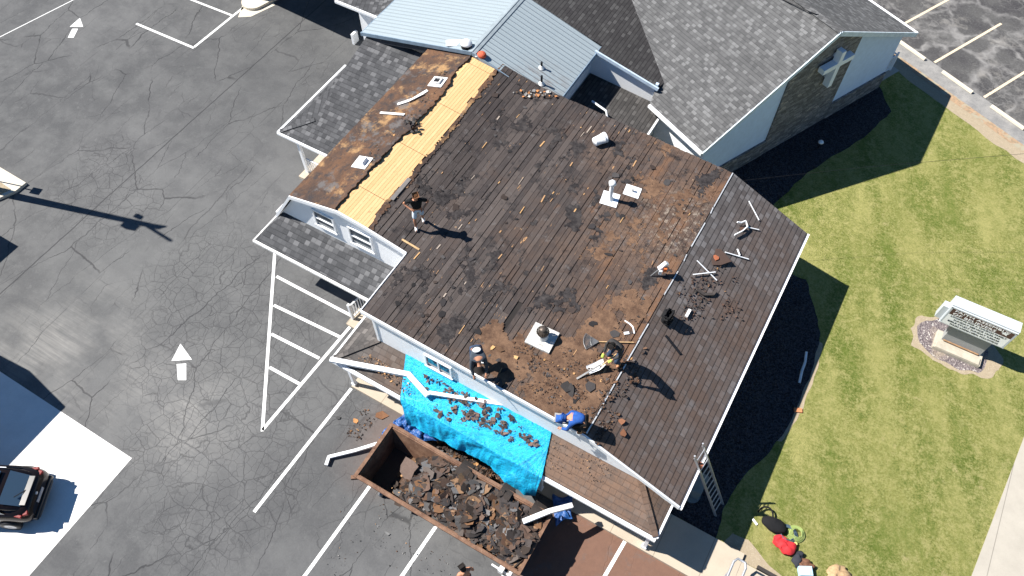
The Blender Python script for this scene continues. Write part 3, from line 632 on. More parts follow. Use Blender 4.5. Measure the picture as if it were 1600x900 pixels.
def rake(y, xs, w=.16, th=.03, dz=-.0):
    for a, b in zip(xs, xs[1:]):
        A = V3((a, y, zr(a)+dz)); B = V3((b, y, zr(b)+dz)); tr.add([A+V3((0, -th, .02)), B+V3((0, -th, .02)), B+V3((0, -th, -w)), A+V3((0, -th, -w)), A+V3((0, .03, .02)), B+V3((0, .03, .02)), B+V3((0, .03, -w)), A+V3((0, .03, -w))], [[3, 2, 1, 0], [4, 5, 6, 7], [0, 1, 5, 4], [7, 6, 2, 3], [1, 2, 6, 5], [4, 7, 3, 0]])
rake(YF-.005, [-10.78, -2.57, .8]); rake(11.44, [-17.05, -15.87, -13.66, -12.4, -10.79])
tr.box((-10.79, 10.14, zr(-10.75)-.07), (.03, 2.6, .18)); obj('rake_trim', tr, white, mh)
gt = MB(); gt.box((.85, (YF+YB)/2, 2.62), (.09, YB-YF+.05, .1)); obj('east_gutter', gt, white, mh)
for i in range(18):
    pass
gt = MB(); gt.box((-17.12, 16, 2.72), (.12, 8.9, .11)); obj('west_gutter', gt, white, mh)
cb = MB(); cb.box((-10.45, 8.95, 2.3), (.1, .1, 4.1)); obj('corner_board', cb, white, mh)
# windows
def window(par, pts, y, name='window', gm=glass, mull=True):
    x0, x1, z0, z1 = pts; f = MB(); t = .06
    f.box(((x0+x1)/2, y-.03, z1+t/2), (x1-x0+2*t, .07, t)); f.box(((x0+x1)/2, y-.04, z0-t/2), (x1-x0+2*t+.06, .1, t))
    f.box((x0-t/2, y-.03, (z0+z1)/2), (t, .07, z1-z0)); f.box((x1+t/2, y-.03, (z0+z1)/2), (t, .07, z1-z0))
    if mull: f.box(((x0+x1)/2, y-.03, (z0+z1)/2), (x1-x0, .05, .05))
    else: f.box(((x0+x1)/2, y-.03, (z0+z1)/2), (.05, .05, z1-z0))
    fo = obj(name, f, white, par); g = MB(); g.box(((x0+x1)/2, y-.012, (z0+z1)/2), (x1-x0, .012, z1-z0)); obj('pane', g, gm, fo); return fo
window(mh, (-15.0, -14.16, 3.42, 4.22), 11.6); window(mh, (-13.4, -12.5, 3.38, 4.24), 11.6)
window(mh, (-8.42, -7.5, 3.0, 3.66), 8.93, gm=glassblue, mull=False)
# porch roofs of the main building
pr = MB()
e = 2.2; w_ = 2.8
pr.slab([(-11.68, 7.78, e), (.55, 7.78, e), (-.6, 8.95, w_), (-10.45, 8.95, w_)], .1)
pr.slab([(-11.68, 7.78, e), (-10.45, 8.95, w_), (-10.45, 10.4, w_), (-11.68, 10.4, e)], .1)
pr.slab([(.55, 7.78, e), (.55, 9.6, e), (-.6, 9.6, w_), (-.6, 8.95, w_)], .1)
for a, b in (((-11.68, 7.78, e), (-10.45, 8.95, w_)), ((.55, 7.78, e), (-.6, 8.95, w_))): pr.bar(V3(a)+V3((0, 0, .015)), V3(b)+V3((0, 0, .015)), .2, .02)
obj('porch_roof', pr, sh_porch, mh, label='brown-stained shingle porch roof along the front')
gu = MB(); gu.box((-5.56, 7.70, 2.13), (12.3, .12, .11)); gu.box((-11.74, 9.0, 2.13), (.07, 2.5, .11)); gu.box((.60, 8.7, 2.13), (.07, 1.85, .11)); gu.box((-5.56, 8.4, 2.06), (12.0, 1.25, .03)); obj('porch_gutter', gu, white, mh)
for x, y in ((-11.36, 7.98), (.40, 7.98), (-7.4, 7.98), (-3.5, 7.98)):
    b = MB(); b.box((x, y, 1.12), (.12, .12, 2.0)); b.box((x, y, .19), (.17, .17, .14)); b.box((x, y, 2.02), (.16, .16, .08)); obj('porch_post', b, white, mh)
up = MB(); up.slab([(-17.2, 10.33, 2.35), (-10.82, 10.33, 2.35), (-10.82, 11.6, 2.95), (-16.75, 11.6, 2.95)], .1); up.slab([(-17.29, 10.33, 2.35), (-17.2, 10.33, 2.352), (-16.75, 11.6, 2.95), (-17.29, 11.7, 2.36)], .1)
obj('upper_porch_roof', up, sh_grey, mh, label='dark grey shingle porch roof under the two gable windows')
g2 = MB(); g2.box((-14.1, 10.26, 2.28), (6.5, .1, .1)); g2.box((-17.34, 11.0, 2.29), (.06, 1.5, .09)); obj('upper_porch_gutter', g2, whited, mh)
rl = MB()   # white porch railing at the end of the upper porch
A = P(545, 470, 1.05); B = P(572, 455, 1.05); a0 = V3((-13.1, 10.22, .1)); b0 = V3((-12.95, 11.3, .1))
rl.bar(a0+V3((0, 0, .9)), b0+V3((0, 0, .9)), .06, .05); rl.bar(a0+V3((0, 0, .12)), b0+V3((0, 0, .12)), .05, .05)
for i in range(9): q = a0.lerp(b0, (i+.5)/9); rl.box((q.x, q.y, .6), (.035, .035, .85))
rl.box((a0.x, a0.y, .62), (.1, .1, 1.05)); rl.box((b0.x, b0.y, .62), (.1, .1, 1.05)); obj('porch_railing', rl, white, mh)
sheet('porch_step', rect(-13.2, -10.45, 9.9, 11.55), .118, walk, .118)
# west porch
wp = MB(); wq = lambda u, v: PPL(u, v, (0, -.285, 1), 2.35-.285*15.17); w1, w2_, w3, w4 = wq(492, 187), wq(527, 128), wq(543, 100), wq(576, 52)
wp.slab([(-20.05, 15.17, 2.36), (-16.9, 15.17, 2.35), (-16.3, 20.75, 3.94), (w4.x, 20.75, 3.94), w4, w3, w2_, w1], .1)
wp.slab([(-20.1, 15.17, 2.35), (-20.05, 15.175, 2.352), w1+V3((0, 0, -.004)), w2_+V3((0, 0, -.004)), w3+V3((0, 0, -.004)), (-20.1, 19.85, 2.35)], .1)
wp.bar((-20.08, 15.2, 2.375), w1+V3((0, 0, .01)), .2, .02)
obj('west_porch_roof', wp, sh_grey, mh, label='dark grey shingle roof over the side entrance')
g3 = MB(); g3.box((-20.16, 17.5, 2.29), (.09, 4.75, .1)); g3.box((-18.6, 15.1, 2.3), (3.1, .09, .1)); obj('west_porch_gutter', g3, white, mh)
ww = MB(); ww.slab(rect3 := [(-19.0, 16.6, 2.5), (-17, 16.6, 2.5), (-17, 20.5, 2.5), (-19.0, 20.5, 2.5)], 2.5); obj('entrance_wall', ww, siding, mh)
b = MB(); q = P(487, 262); b.box((-19.3, 15.3, 1.15), (.13, .13, 2.3)); obj('porch_post', b, white, mh)
rl = MB(); a0 = V3((-19.2, 15.35, 0)); b0 = V3((-17.4, 15.35, 0))
rl.bar(a0+V3((0, 0, 1)), b0+V3((0, 0, 1)), .06, .05); rl.bar(a0+V3((0, 0, .2)), b0+V3((0, 0, .2)), .05, .05)
for i in range(15): q = a0.lerp(b0, (i+.5)/15); rl.box((q.x, q.y, .6), (.035, .035, .8))
obj('porch_railing', rl, white, mh)
sheet('west_porch_step', [tuple(p) for p in rect(-19.5, -16.95, 14.9, 21)], .15, brick, .15)

# ------------------------------------------------------------------ grey metal-roofed wing
mw = thing('metal_roof_building', 'pale blue-grey ribbed metal gable roof building behind the stripped roof', 'building', (-14, 22.6, 0))
wm = MB(); prism(wm, [(-18.9, 0), (-10.2, 0), (-10.2, 4.15), (-13.7, 5.2), (-18.9, 4.0)], 21.0, 24.45); obj('wall', wm, siding, mw)
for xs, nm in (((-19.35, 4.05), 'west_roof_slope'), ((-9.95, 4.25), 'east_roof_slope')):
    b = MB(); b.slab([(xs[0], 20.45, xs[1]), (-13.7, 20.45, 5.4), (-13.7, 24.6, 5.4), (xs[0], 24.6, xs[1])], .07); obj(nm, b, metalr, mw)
b = MB(); b.bar((-13.79, 20.42, 5.40), (-13.79, 24.65, 5.40), .17, .02, up=(-.24, 0, 1)); b.bar((-13.61, 20.42, 5.39), (-13.61, 24.65, 5.39), .17, .02, up=(.3, 0, 1)); b.bar((-13.7, 20.42, 5.425), (-13.7, 24.65, 5.425), .06, .03); obj('ridge_cap', b, simple('ridge_metal', (.27, .31, .33), .4, .1), mw)
b = MB()
for A, B in (((-19.37, 4.05), (-13.7, 5.41)), ((-13.7, 5.41), (-9.93, 4.25))):
    b.bar((A[0], 20.42, A[1]-.06), (B[0], 20.42, B[1]-.06), .03, .17); b.bar((A[0]+.3*(A[0] < -14), 20.47, A[1]-.27+.07*(A[0] < -14)), (B[0], 20.47, B[1]-.27), .03, .3, mi=1)  # lower deep board is coloured dark to stand in for the shaded gap
b.box((-9.93, 22.5, 4.17), (.03, 4.2, .16)); b.box((-19.37, 22.5, 3.97), (.03, 4.2, .16)); obj('rake_trim', b, [simple('blue_grey_trim', (.2, .27, .34), .5), simple('shade_fascia', (.035, .04, .05), .6)], mw)
for (u, v, hh) in ((846, 131, .42), (846, 106, .3)):
    p = PPL(u, v, (.3077, 0, 1), 5.4-.3077*13.7); b = MB(); b.tube([p-V3((0, 0, .05)), p+V3((0, 0, hh))], .045, 10); b.lathe(p, [(.14, 0), (.1, .05), (.055, .12)], 12, 1); obj('vent_pipe', b, [black, whited], mw)
# shingled wing that runs on behind the metal roof
bw = thing('rear_shingle_wing', 'dark shingled wing joining the metal roof to the church roof', 'building', (-9, 30, 0))
b = MB(); zz = lambda x: 4.3-.235*(x+10.03)
b.slab([(-13.7, 24.66, zz(-13.7)), (-9.9, 24.66, zz(-9.9)), (-9.9, 24.2, zz(-9.9)), (-7.05, 24.2, zz(-7.05)), (-6.95, 24.6, zz(-6.95)), (-6.2, 27, zz(-6.2)), (-6.2, 34, zz(-6.2)), (-13.7, 42, zz(-13.7))], .12); obj('roof', b, mk_shingle('wing_shingle', ((.032, .03, .031), (.05, .048, .048), (.10, .098, .096)), .16, .24), bw)
b = MB(); b.slab([(-13.7, 24.66, zz(-13.7)), (-13.7, 42, zz(-13.7)), (-20, 42, zz(-13.7)-1.5), (-20, 24.66, zz(-13.7)-1.5)], .12); obj('west_roof', b, sh_grey, bw)
b = MB(); b.add([(-10.2, 24.3, 0), (-7.18, 24.3, 0), (-7.18, 24.3, zz(-7.18)-.1), (-10.2, 24.3, zz(-10.2)-.1), (-10.2, 40, 0), (-7.18, 40, 0), (-7.18, 40, 3.4), (-10.2, 40, 4.2)], [[0, 1, 2, 3], [1, 5, 6, 2], [4, 0, 3, 7]]); obj('wall', b, siding, bw)
b = MB(); b.bar((-10.0, 24.17, zz(-10)-.03), (-7.0, 24.17, zz(-7)-.03), .07, .15); b.box((-7.12, 24.3, 3.35), (.12, .12, .75)); obj('trim', b, simple('pale_blue_trim', (.5, .6, .7), .5), bw)
# low link roof in the gap
lk = thing('link_roof_building', 'small low shingled link roof in the gap beside the white church eave', 'building', (-8, 22.5, 0))
b = MB(); b.slab([(-10.15, 19.5, 2.95), (-6.6, 19.5, 2.62), (-6.6, 24.28, 2.62), (-10.15, 24.28, 2.95)], .1); obj('roof', b, mk_shingle('link_shingle', ((.04, .038, .037), (.062, .058, .056), (.12, .115, .11)), .16, .24), lk)
b = MB(); b.box((-6.56, 22, 2.56), (.08, 4.9, .12)); obj('gutter', b, white, lk)
b = MB(); b.slab([(-10.1, 20.9, 2.5), (-6.8, 20.9, 2.5), (-6.8, 24.2, 2.5), (-10.1, 24.2, 2.5)], 2.5); obj('wall', b, siding, lk)
b = MB(); q = P(925, 158, 3.2); b.tube([P(925, 158, 3.2), P(947, 173, 3.2), P(949, 184, 3.0)], .045, 8); obj('downspout', b, white, lk)

# ------------------------------------------------------------------ church
cu0 = ch(24.65, -20); cw = thing('church', 'large white and stone church wing with grey shingle gable roof and a cross', 'church', (cu0.x, cu0.y, 0))
UL, UR, UM, ZE, ZA, VR, VW = 18.27, 31.02, 24.65, 3.13, 6.1, -13.32, -13.62
b = MB(); zc_ = lambda u: ZE+(ZA-ZE)*(u-UL)/(UM-UL); b.slab([ch(UL, VR, ZE), ch(UL, -16.62, ZE), ch(19.0, -17.1, zc_(19.0)), ch(19.86, -18.8, zc_(19.86)), ch(20.8, -21.3, zc_(20.8)), ch(24.3, -34, zc_(24.3)), ch(UM, -36, ZA), ch(UM, VR, ZA)], .12); obj('west_roof_slope', b, sh_church, cw)
b = MB(); b.slab([ch(UR, VR, ZE), ch(UR, -36, ZE), ch(UM, -36, ZA), ch(UM, VR, ZA)], .12); obj('east_roof_slope', b, sh_church, cw)
b = MB(); b.bar(ch(UM, VR, ZA+.01), ch(UM, -36, ZA+.01), .28, .03); obj('ridge_cap', b, sh_church, cw)
wl, wr_ = 18.75, 30.55; zt = lambda u: ZE-.1+(ZA-ZE)*(min(u-UL, UR-u)/(UM-UL))-.12
def wpoly(mb, pts, v, mi=0):
    mb.add([ch(u, v, z) for u, z in pts], [list(range(len(pts)))], mi)
b = MB(); wpoly(b, [(wl, 0), (wr_, 0), (wr_, zt(wr_)), (UM, zt(UM)), (wl, zt(wl))], VW)
b.add([ch(wl, VW), ch(wl, VW, 3.0), ch(wl, -17, 3.0), ch(wl, -17)], [[0, 1, 2, 3]], 1); b.add([ch(wr_, VW), ch(wr_, VW, 3.0), ch(wr_, -35, 3.0), ch(wr_, -35)], [[3, 2, 1, 0]], 1); obj('wall', b, [stucco, siding], cw)
n_ = VV; d0 = (VW+.06); pu = lambda u, v: (lambda q: (q.dot(UU), q.z))(PPL(u, v, n_, d0))
u1 = (pu(1231, 132)[0]+pu(1198, 220)[0])/2; u2 = (pu(1345, 55)[0]+pu(1304, 157)[0])/2
b = MB()
def plate(mb, pts, v0, v1, mi=0):
    n = len(pts); A = [ch(u, v1, z) for u, z in pts]; B = [ch(u, v0, z) for u, z in pts]
    mb.add(A, [list(range(n))], mi); mb.add(A+B, [[i, i+n, (i+1) % n+n, (i+1) % n] for i in range(n)], mi)
plate(b, [(u1, .0), (u2, .0), (u2, zt(u2)), (UM, zt(UM)), (u1, zt(u1))], VW, VW+.07)
plate(b, [(wl-.01, 0), (u1, 0), (u1, .92), (wl-.01, .92)], VW, VW+.09); plate(b, [(u2, 0), (wr_+.01, 0), (wr_+.01, .92), (u2, .92)], VW, VW+.09)
obj('stone_veneer', b, stone, cw)
b = MB(); b.bar(ch(UL-.02, VR+.02, ZE-.07), ch(UM, VR+.02, ZA-.07), .04, .2); b.bar(ch(UR+.02, VR+.02, ZE-.07), ch(UM, VR+.02, ZA-.07), .04, .2); obj('rake_trim', b, simple('church_trim', (.6, .68, .74), .5), cw)
b = MB(); b.bar(ch(UL-.05, VR, ZE-.05), ch(UL-.05, -16.6, ZE-.05), .12, .12); obj('west_gutter', b, white, cw)
b = MB(); b.bar(ch(UR+.05, VR, ZE-.05), ch(UR+.05, -34, ZE-.05), .12, .12); obj('east_gutter', b, white, cw)
# cross
cx = (pu(1308, 80)[0]+pu(1280, 133)[0])/2; ct = pu(1303, 77)[1]; cb_ = pu(1280, 130)[1]; arms = pu(1295, 98)[1]
def boxu(mb, u0, u1_, v0, v1, z0, z1, mi=0):
    vs = [ch(u, v, z) for z in (z0, z1) for u, v in ((u0, v0), (u1_, v0), (u1_, v1), (u0, v1))]
    mb.add(vs, [[0, 1, 2, 3], [7, 6, 5, 4], [4, 5, 1, 0], [5, 6, 2, 1], [6, 7, 3, 2], [7, 4, 0, 3]], mi)
b = MB(); v0, v1 = VW+.16, VW+.46; hw = .12; boxu(b, cx-hw, cx+hw, v0, v1, cb_, ct+.05); zc = ct-.62
boxu(b, cx-.9, cx-hw, v0, v1, zc-.12, zc+.12); boxu(b, cx+hw, cx+.9, v0, v1, zc-.12, zc+.12); boxu(b, cx-.06, cx+.06, VW+.05, v0+.01, cb_+.3, cb_+.45); boxu(b, cx-.06, cx+.06, VW+.05, v0+.01, ct-.4, ct-.25); obj('cross', b, simple('cross_white', (.85, .87, .9), .5, var=.04), cw)
b = MB(); A = ch(UM-1.5, -17.2); 
b.tube([ch(UM-.35, -16.2, ZA-.1), ch(UM-.2, -15.0, ZA+.03), ch(UM-.1, -14.6, ZA+.06), ch(UM+.1, -14.55, ZA+.0)], .02, 6); obj('ridge_cable', b, black, cw)
# ramp railing at the church's far corner
b = MB(); r0 = ch(31.0, -14.05, .0); r1_ = ch(31.95, -14.05, .0)
for z in (.15, .95): b.bar(r0+V3((0, 0, z)), r1_+V3((0, 0, z)), .05)
for i in range(8): q = r0.lerp(r1_, (i+.5)/8); b.box((q.x, q.y, .55), (.03, .03, .8), PH)
b.box((r1_.x, r1_.y, .55), (.08, .08, 1.1), PH); r2_ = ch(31.95, -15.6, 0)
for z in (.15, .95): b.bar(r1_+V3((0, 0, z)), r2_+V3((0, 0, z)), .05)
for i in range(12): q = r1_.lerp(r2_, (i+.5)/12); b.box((q.x, q.y, .55), (.03, .03, .8), PH)
obj('ramp_railing', b, white, label='white railing at the far right corner of the church', cat='railing')
sheet('ramp_landing', cpoly((30.6, -13.75), (32.3, -13.75), (32.3, -22), (30.6, -22)), .02, conc2, .02)

# top-left porch roof and covered entrance (outside the frame, throws the dark shade)
tp = thing('entrance_porch_building', 'shingled porch roof with white gutter at the top edge left of the metal roof', 'building', (-21, 25, 0))
b = MB(); b.slab([(-22.45, 22.5, 3.2), (-20.1, 22.5, 3.2), (-19.4, 21.6, 3.3), (-19.4, 26, 3.9), (-20.1, 28, 3.9), (-22.45, 28, 3.2)], .12); obj('roof', b, sh_grey, tp)
b = MB(); b.bar((-22.5, 22.45, 3.13), (-20.1, 22.45, 3.13), .1, .12); b.bar((-20.1, 22.45, 3.13), (-19.42, 21.55, 3.2), .1, .12); obj('gutter', b, white, tp)
b = MB(); b.box((-20.6, 25.6, 1.5), (2.4, 5, 3.0)); obj('wall', b, siding, tp)
b = MB(); q = P(555, 74); b.box((q.x if False else P(556, 66).x, P(556, 66).y, .3), (.12, .4, .6)); obj('splash_guard', b, white, tp)
cp = thing('entrance_canopy', 'flat entrance canopy standing off the top edge over the round concrete island', 'canopy', (-28, 25, 0))
b = MB(); b.slab([(-33.3, 22.35, 3.9), (-31.1, 22.8, 3.9), (-26.4, 22.55, 3.9), (-22.6, 23.3, 3.9), (-22.6, 29, 3.9), (-33.3, 29, 3.9)], .3); obj('roof', b, sh_grey, cp)
b = MB(); q = ch(0, 0); c_ = P(398, -4); b.box((c_.x, c_.y+.35, 1.9), (.3, .3, 3.6)); obj('column', b, white, cp)
# house and shed beyond the left edge, known only by their shade
hs = thing('left_house', 'house off the left edge whose shade falls over the white slab', 'house', (-27, -5, 0))
b = MB(); prism(b, [(-30, 0), (-23.4, 0), (-23.4, 3.3), (-26.6, 4.7), (-30, 3.3)], -10, .9); obj('wall', b, siding, hs)
b = MB(); b.slab([(-26.6, -10, 4.95), (-23.04, -10, 3.5), (-23.04, 1.1, 3.5), (-26.6, 1.1, 4.95)], .12); b.slab([(-26.6, -10, 4.95), (-26.6, 1.1, 4.95), (-30.4, 1.1, 3.5), (-30.4, -10, 3.5)], .12); obj('roof', b, sh_grey, hs)
sh = thing('left_shed', 'flat roofed shed off the left edge below the utility pole', 'shed', (-31.5, 4, 0))
b = MB(); b.box((-31.6, 3.9, 1.45), (3.2, 2.7, 2.9)); obj('wall', b, siding, sh); b = MB(); b.box((-31.6, 3.9, 2.97), (3.4, 2.9, .14)); obj('roof', b, sh_grey, sh)
# ------------------------------------------------------------------ loose pieces
PALD = [(.03, .025, .024), (.045, .035, .032), (.06, .05, .047), (.085, .07, .062), (.11, .062, .04), (.16, .085, .045), (.02, .018, .018), (.10, .095, .092), (.07, .045, .035)]
def flake(mb, p, sz, n=None, tilt=.35, col=None, th=.004, curl=.25, mi=0):
    n = n or random.choice((6, 7, 8, 9, 10)); a0 = random.uniform(0, 6.28); asp = random.uniform(.45, 1)
    Rm = Matrix.Rotation(random.uniform(0, 6.28), 3, 'Z') @ Matrix.Rotation(random.gauss(0, tilt), 3, 'X') @ Matrix.Rotation(random.gauss(0, tilt), 3, 'Y')
    if isinstance(p, tuple): p = V3(p)
    cu = random.uniform(-curl, curl)/max(sz, .05); pts = []
    for i in range(n):
        a = a0+6.283*(i+random.uniform(-.3, .3))/n; r = sz*random.uniform(.5, 1.1)*.5; q = V3((r*math.cos(a), r*asp*math.sin(a), 0)); q.z = cu*q.x*q.x*2; pts.append(q)
    c = V3((0, 0, -0.0)); top = [p+Rm @ (q+V3((0, 0, th))) for q in pts]; bot = [p+Rm @ q for q in pts]; ct = p+Rm @ V3((0, 0, th+.0)); 
    vs = top+bot+[ct, p]; fs = [[2*n, i, (i+1) % n] for i in range(n)]+[[2*n+1, n+(i+1) % n, n+i] for i in range(n)]+[[i, n+i, n+(i+1) % n, (i+1) % n] for i in range(n)]
    col = col or random.choice(PALD); k = random.uniform(.75, 1.25); mb.add(vs, fs, mi, tuple(c*k for c in col))
def rnd_in(px):          # random point inside a convex-ish pixel quad
    a, b, c, d = [Vector(q) for q in px]; s, t = random.random(), random.random(); return (a.lerp(b, s)).lerp(d.lerp(c, s), t)
def one(name, mb, mats, label, cat, group=None, **k): return obj(name, mb, mats, label=label, cat=cat, group=group, **k)

# ------------------------------------------------------------------ container full of torn shingles
X0, X1, Y0, Y1, ZR = -8.83, -2.62, 4.93, 7.0, 1.3
dm = thing('roll_off_container', 'long rusty open container filled with torn shingles on the parking bays', 'container', ((X0+X1)/2, (Y0+Y1)/2, 0))
b = MB(); ti = .26; t = .09
def wallq(a, bb, c, d, inn):   # outer quad a,b top c,d bottom, thickness towards inn
    inn = Vector(inn); vs = [V3(q) for q in (a, bb, c, d)]; vs += [q+inn*t for q in vs]
    b.add(vs, [[0, 1, 2, 3], [7, 6, 5, 4], [0, 4, 5, 1], [2, 6, 7, 3], [1, 5, 6, 2], [3, 7, 4, 0]])
wallq((X0, Y0, ZR), (X1, Y0, ZR), (X1-.1, Y0+ti, .15), (X0+.1, Y0+ti, .15), (0, 1, 0)); wallq((X1, Y1, ZR), (X0, Y1, ZR), (X0+.1, Y1-ti, .15), (X1-.1, Y1-ti, .15), (0, -1, 0))
wallq((X0, Y1, ZR), (X0, Y0, ZR), (X0+.1, Y0+ti, .15), (X0+.1, Y1-ti, .15), (1, 0, 0)); wallq((X1, Y0, ZR), (X1, Y1, ZR), (X1-.1, Y1-ti, .15), (X1-.1, Y0+ti, .15), (-1, 0, 0))
b.slab([(X0+.1, Y0+ti, .2), (X1-.1, Y0+ti, .2), (X1-.1, Y1-ti, .2), (X0+.1, Y1-ti, .2)], .08); obj('body', b, rust, dm)
b = MB()
for a, c in (((X0, Y0), (X1, Y0)), ((X0, Y1), (X1, Y1))):
    xs = [a[0]+(c[0]-a[0])*k/16 for k in range(17)]; pts = [V3((x, a[1]+.02*mnoise.noise((x, a[1], 1)), ZR+.02*mnoise.noise((x*1.3, 2, a[1])))) for x in xs]
    for p, q in zip(pts, pts[1:]): b.bar(p-V3((.01, 0, 0)), q+V3((.01, 0, 0)), .11, .09)
b.bar((X0, Y0-.05, ZR), (X0, Y1+.05, ZR), .12, .1); b.bar((X1, Y0-.05, ZR), (X1, Y1+.05, ZR), .1, .1); obj('rim', b, rust, dm)
b = MB(); b.box((X0-.0, Y0-.03, ZR-.1), (.3, .12, .14), .6); obj('corner_gusset', b, rust, dm)
b = MB(); b.box((X1-.55, Y0-.12, ZR-.25), (.16, .2, .3)); b.box((X1-.25, Y0-.12, ZR-.32), (.1, .2, .35)); b.bar((X1-.9, Y0-.14, ZR-.2), (X1-.05, Y0-.14, ZR-.3), .06, .06); b.lathe((X1-.4, Y0-.2, .75), [(.0, 0), (.09, .02), (.09, .1), (0, .12)], 10); obj('tailgate_latch', b, [whited], dm)
for sx in (X0+.7, X1-.7):
    b = MB(); b.lathe((sx, Y0+.4, .1), [(0, -.35), (.1, -.33), (.1, .33), (0, .35)], 12, M=Matrix.Rotation(R(90), 3, 'X')); obj('roller', b, steel, dm)
pl = MB(); NX, NY = 60, 22
def pileh(x, y):
    e = (x-(X0+1.15))/.9; e = max(0, min(1, e+.35*mnoise.noise((y*1.2, 1, 3)))); cy = 1-abs((y-(Y0+Y1)/2)/1.15)**3
    return .22+e*(.76+.33*cy+.14*mnoise.noise((x*1.3, y*1.3, 2))+.08*mnoise.noise((x*4, y*4, 9)))
vs = [V3((X0+.2+(X1-X0-.4)*i/NX, Y0+.24+(Y1-Y0-.48)*j/NY, 0)) for i in range(NX+1) for j in range(NY+1)]
for v in vs: v.z = pileh(v.x, v.y)
pl.add(vs, [[i*(NY+1)+j, (i+1)*(NY+1)+j, (i+1)*(NY+1)+j+1, i*(NY+1)+j+1] for i in range(NX) for j in range(NY)], 0, (.085, .052, .036))
for i in range(2500):
    x = random.uniform(X0+.9, X1-.15); y = random.uniform(Y0+.18, Y1-.18); h = pileh(x, y)
    if h < .4 and random.random() < .8: continue
    flake(pl, (x, y, h+random.uniform(.0, .10)), random.choice((.06, .08, .1, .14, .2, .3, .45, .6)), tilt=.27, col=random.choice(PALD+[(.045, .04, .04)]*2+[(.10, .065, .05)]*3+[(.05, .038, .032)]*4+[(.2, .12, .07), (.14, .135, .135)])) if random.random() > .03 else flake(pl, (x, y, h+.08), random.choice((.05, .08, .12)), tilt=.3, col=(.42, .25, .13))
one('shingle_rubble', pl, debris, 'heap of torn dark shingles and felt scraps filling the rusty container', 'rubble', kind='stuff')
for i, (u, v, sz, c, lab) in enumerate((((672, 745, .9, (.06, .045, .04), 'large flat brown shingle sheet on the rubble near the empty end of the container')), ((748, 783, .8, (.13, .13, .14), 'bent grey sheet on the rubble in the middle of the container')), ((785, 765, .62, (.14, .115, .105), 'ragged tan-grey shingle piece on the rubble right of centre')), ((730, 812, .85, (.085, .065, .058), 'dark folded sheet at the near side of the rubble')), ((700, 720, .6, (.05, .045, .045), 'dark slab of felt near the far wall of the container')), ((640, 735, .7, (.12, .085, .07), 'upright brown curled sheet at the left end of the rubble')), ((768, 818, .8, (.10, .075, .065), 'brown sheet lying near the right half of the rubble')), ((775, 800, .5, (.055, .045, .042), 'small dark sheet beside the tan piece in the container')), ((690, 800, .5, (.2, .2, .2), 'pale grey crumpled felt strip in the left half of the container')))):
    p = P(u, v, 1.12); mb = MB(); random.seed(50+i); p.z = 1.22; flake(mb, p, sz*1.25, 8, .22, c, .012, .45); one('shingle_sheet', mb, debris, lab, 'shingle sheet', 'loose sheets on the container rubble')
for i, (u, v) in enumerate(((726, 735), (790, 772), (839, 800))):
    A = P(u, v, 1.36); mb = MB(); g = [] ; N = 8
    for k in range(N+1):
        s_ = k/N; g += [A+V3((-.22, (s_-.5)*.75, .05-.5*abs(s_-.5)**1.6)), A+V3((.2, (s_-.5)*.7, .06-.55*abs(s_-.45)**1.6))]
    mb.add(g, [[2*k, 2*k+1, 2*k+3, 2*k+2] for k in range(N)], 0, (.04, .033, .03)); mb.add([q-V3((0, 0, .012)) for q in g], [[2*k+2, 2*k+3, 2*k+1, 2*k] for k in range(N)], 0, (.04, .033, .03))
    one('hanging_felt', mb, debris, ('dark felt scrap hanging over the far rim under the middle of the tarp', 'dark felt scrap hanging over the far rim near the hanging corner of the tarp', 'dark felt scrap over the far rim beside the white downspout')[i], 'felt scrap', 'felt scraps over the container rim')
mb = MB(); q = P(752, 802, 1.2); g = []; 
for k in range(9): a = -1+2*k/8; g += [q+V3((a*.22, -.28, .12*(1-a*a))), q+V3((a*.18+.05, .28, .16*(1-a*a)))]
mb.add(g, [[2*k, 2*k+2, 2*k+3, 2*k+1] for k in range(8)], 0, None, True); one('metal_flashing', mb, flash, 'shiny curved metal flashing sheet on top of the container rubble', 'flashing')
mb = MB(); mb.box(P(714, 738, 1.25), (.3, .12, .1), .6); one('white_scrap', mb, white, 'small white block on the rubble near the far wall of the container', 'scrap')

# ------------------------------------------------------------------ blue tarp over the porch roof
tb = MB(); NU, NV = 170, 80
TL = V3((-9.35, 8.93, 2.83)); TR = V3((-3.72, 8.93, 2.83)); EL = P(628, 618, 2.24); ER = P(846, 742, 2.24); BL = P(640, 672, 1.25); BR = P(833, 778, 1.1)
EL = V3((-9.15, 7.66, 2.27)); EL = V3((P(630, 617, 2.27).x, 7.62, 2.27)); ER = V3((P(862, 720, 2.27).x, 7.62, 2.27))
def lower(s):     # hem of the hanging part
    pts = [(0, (640, 664, 1.35)), (.12, (655, 672, 1.35)), (.35, (700, 694, 1.35)), (.6, (748, 716, 1.35)), (.72, (765, 730, 1.3)), (.85, (795, 758, 1.15)), (.93, (818, 774, 1.0)), (1, (836, 776, 1.0))]
    for (a, p), (c, q) in zip(pts, pts[1:]):
        if s <= c+1e-6: t_ = (s-a)/(c-a); return P(p[0]+(q[0]-p[0])*t_, p[1]+(q[1]-p[1])*t_, p[2]+(q[2]-p[2])*t_)
    return P(836, 776, 1.0)
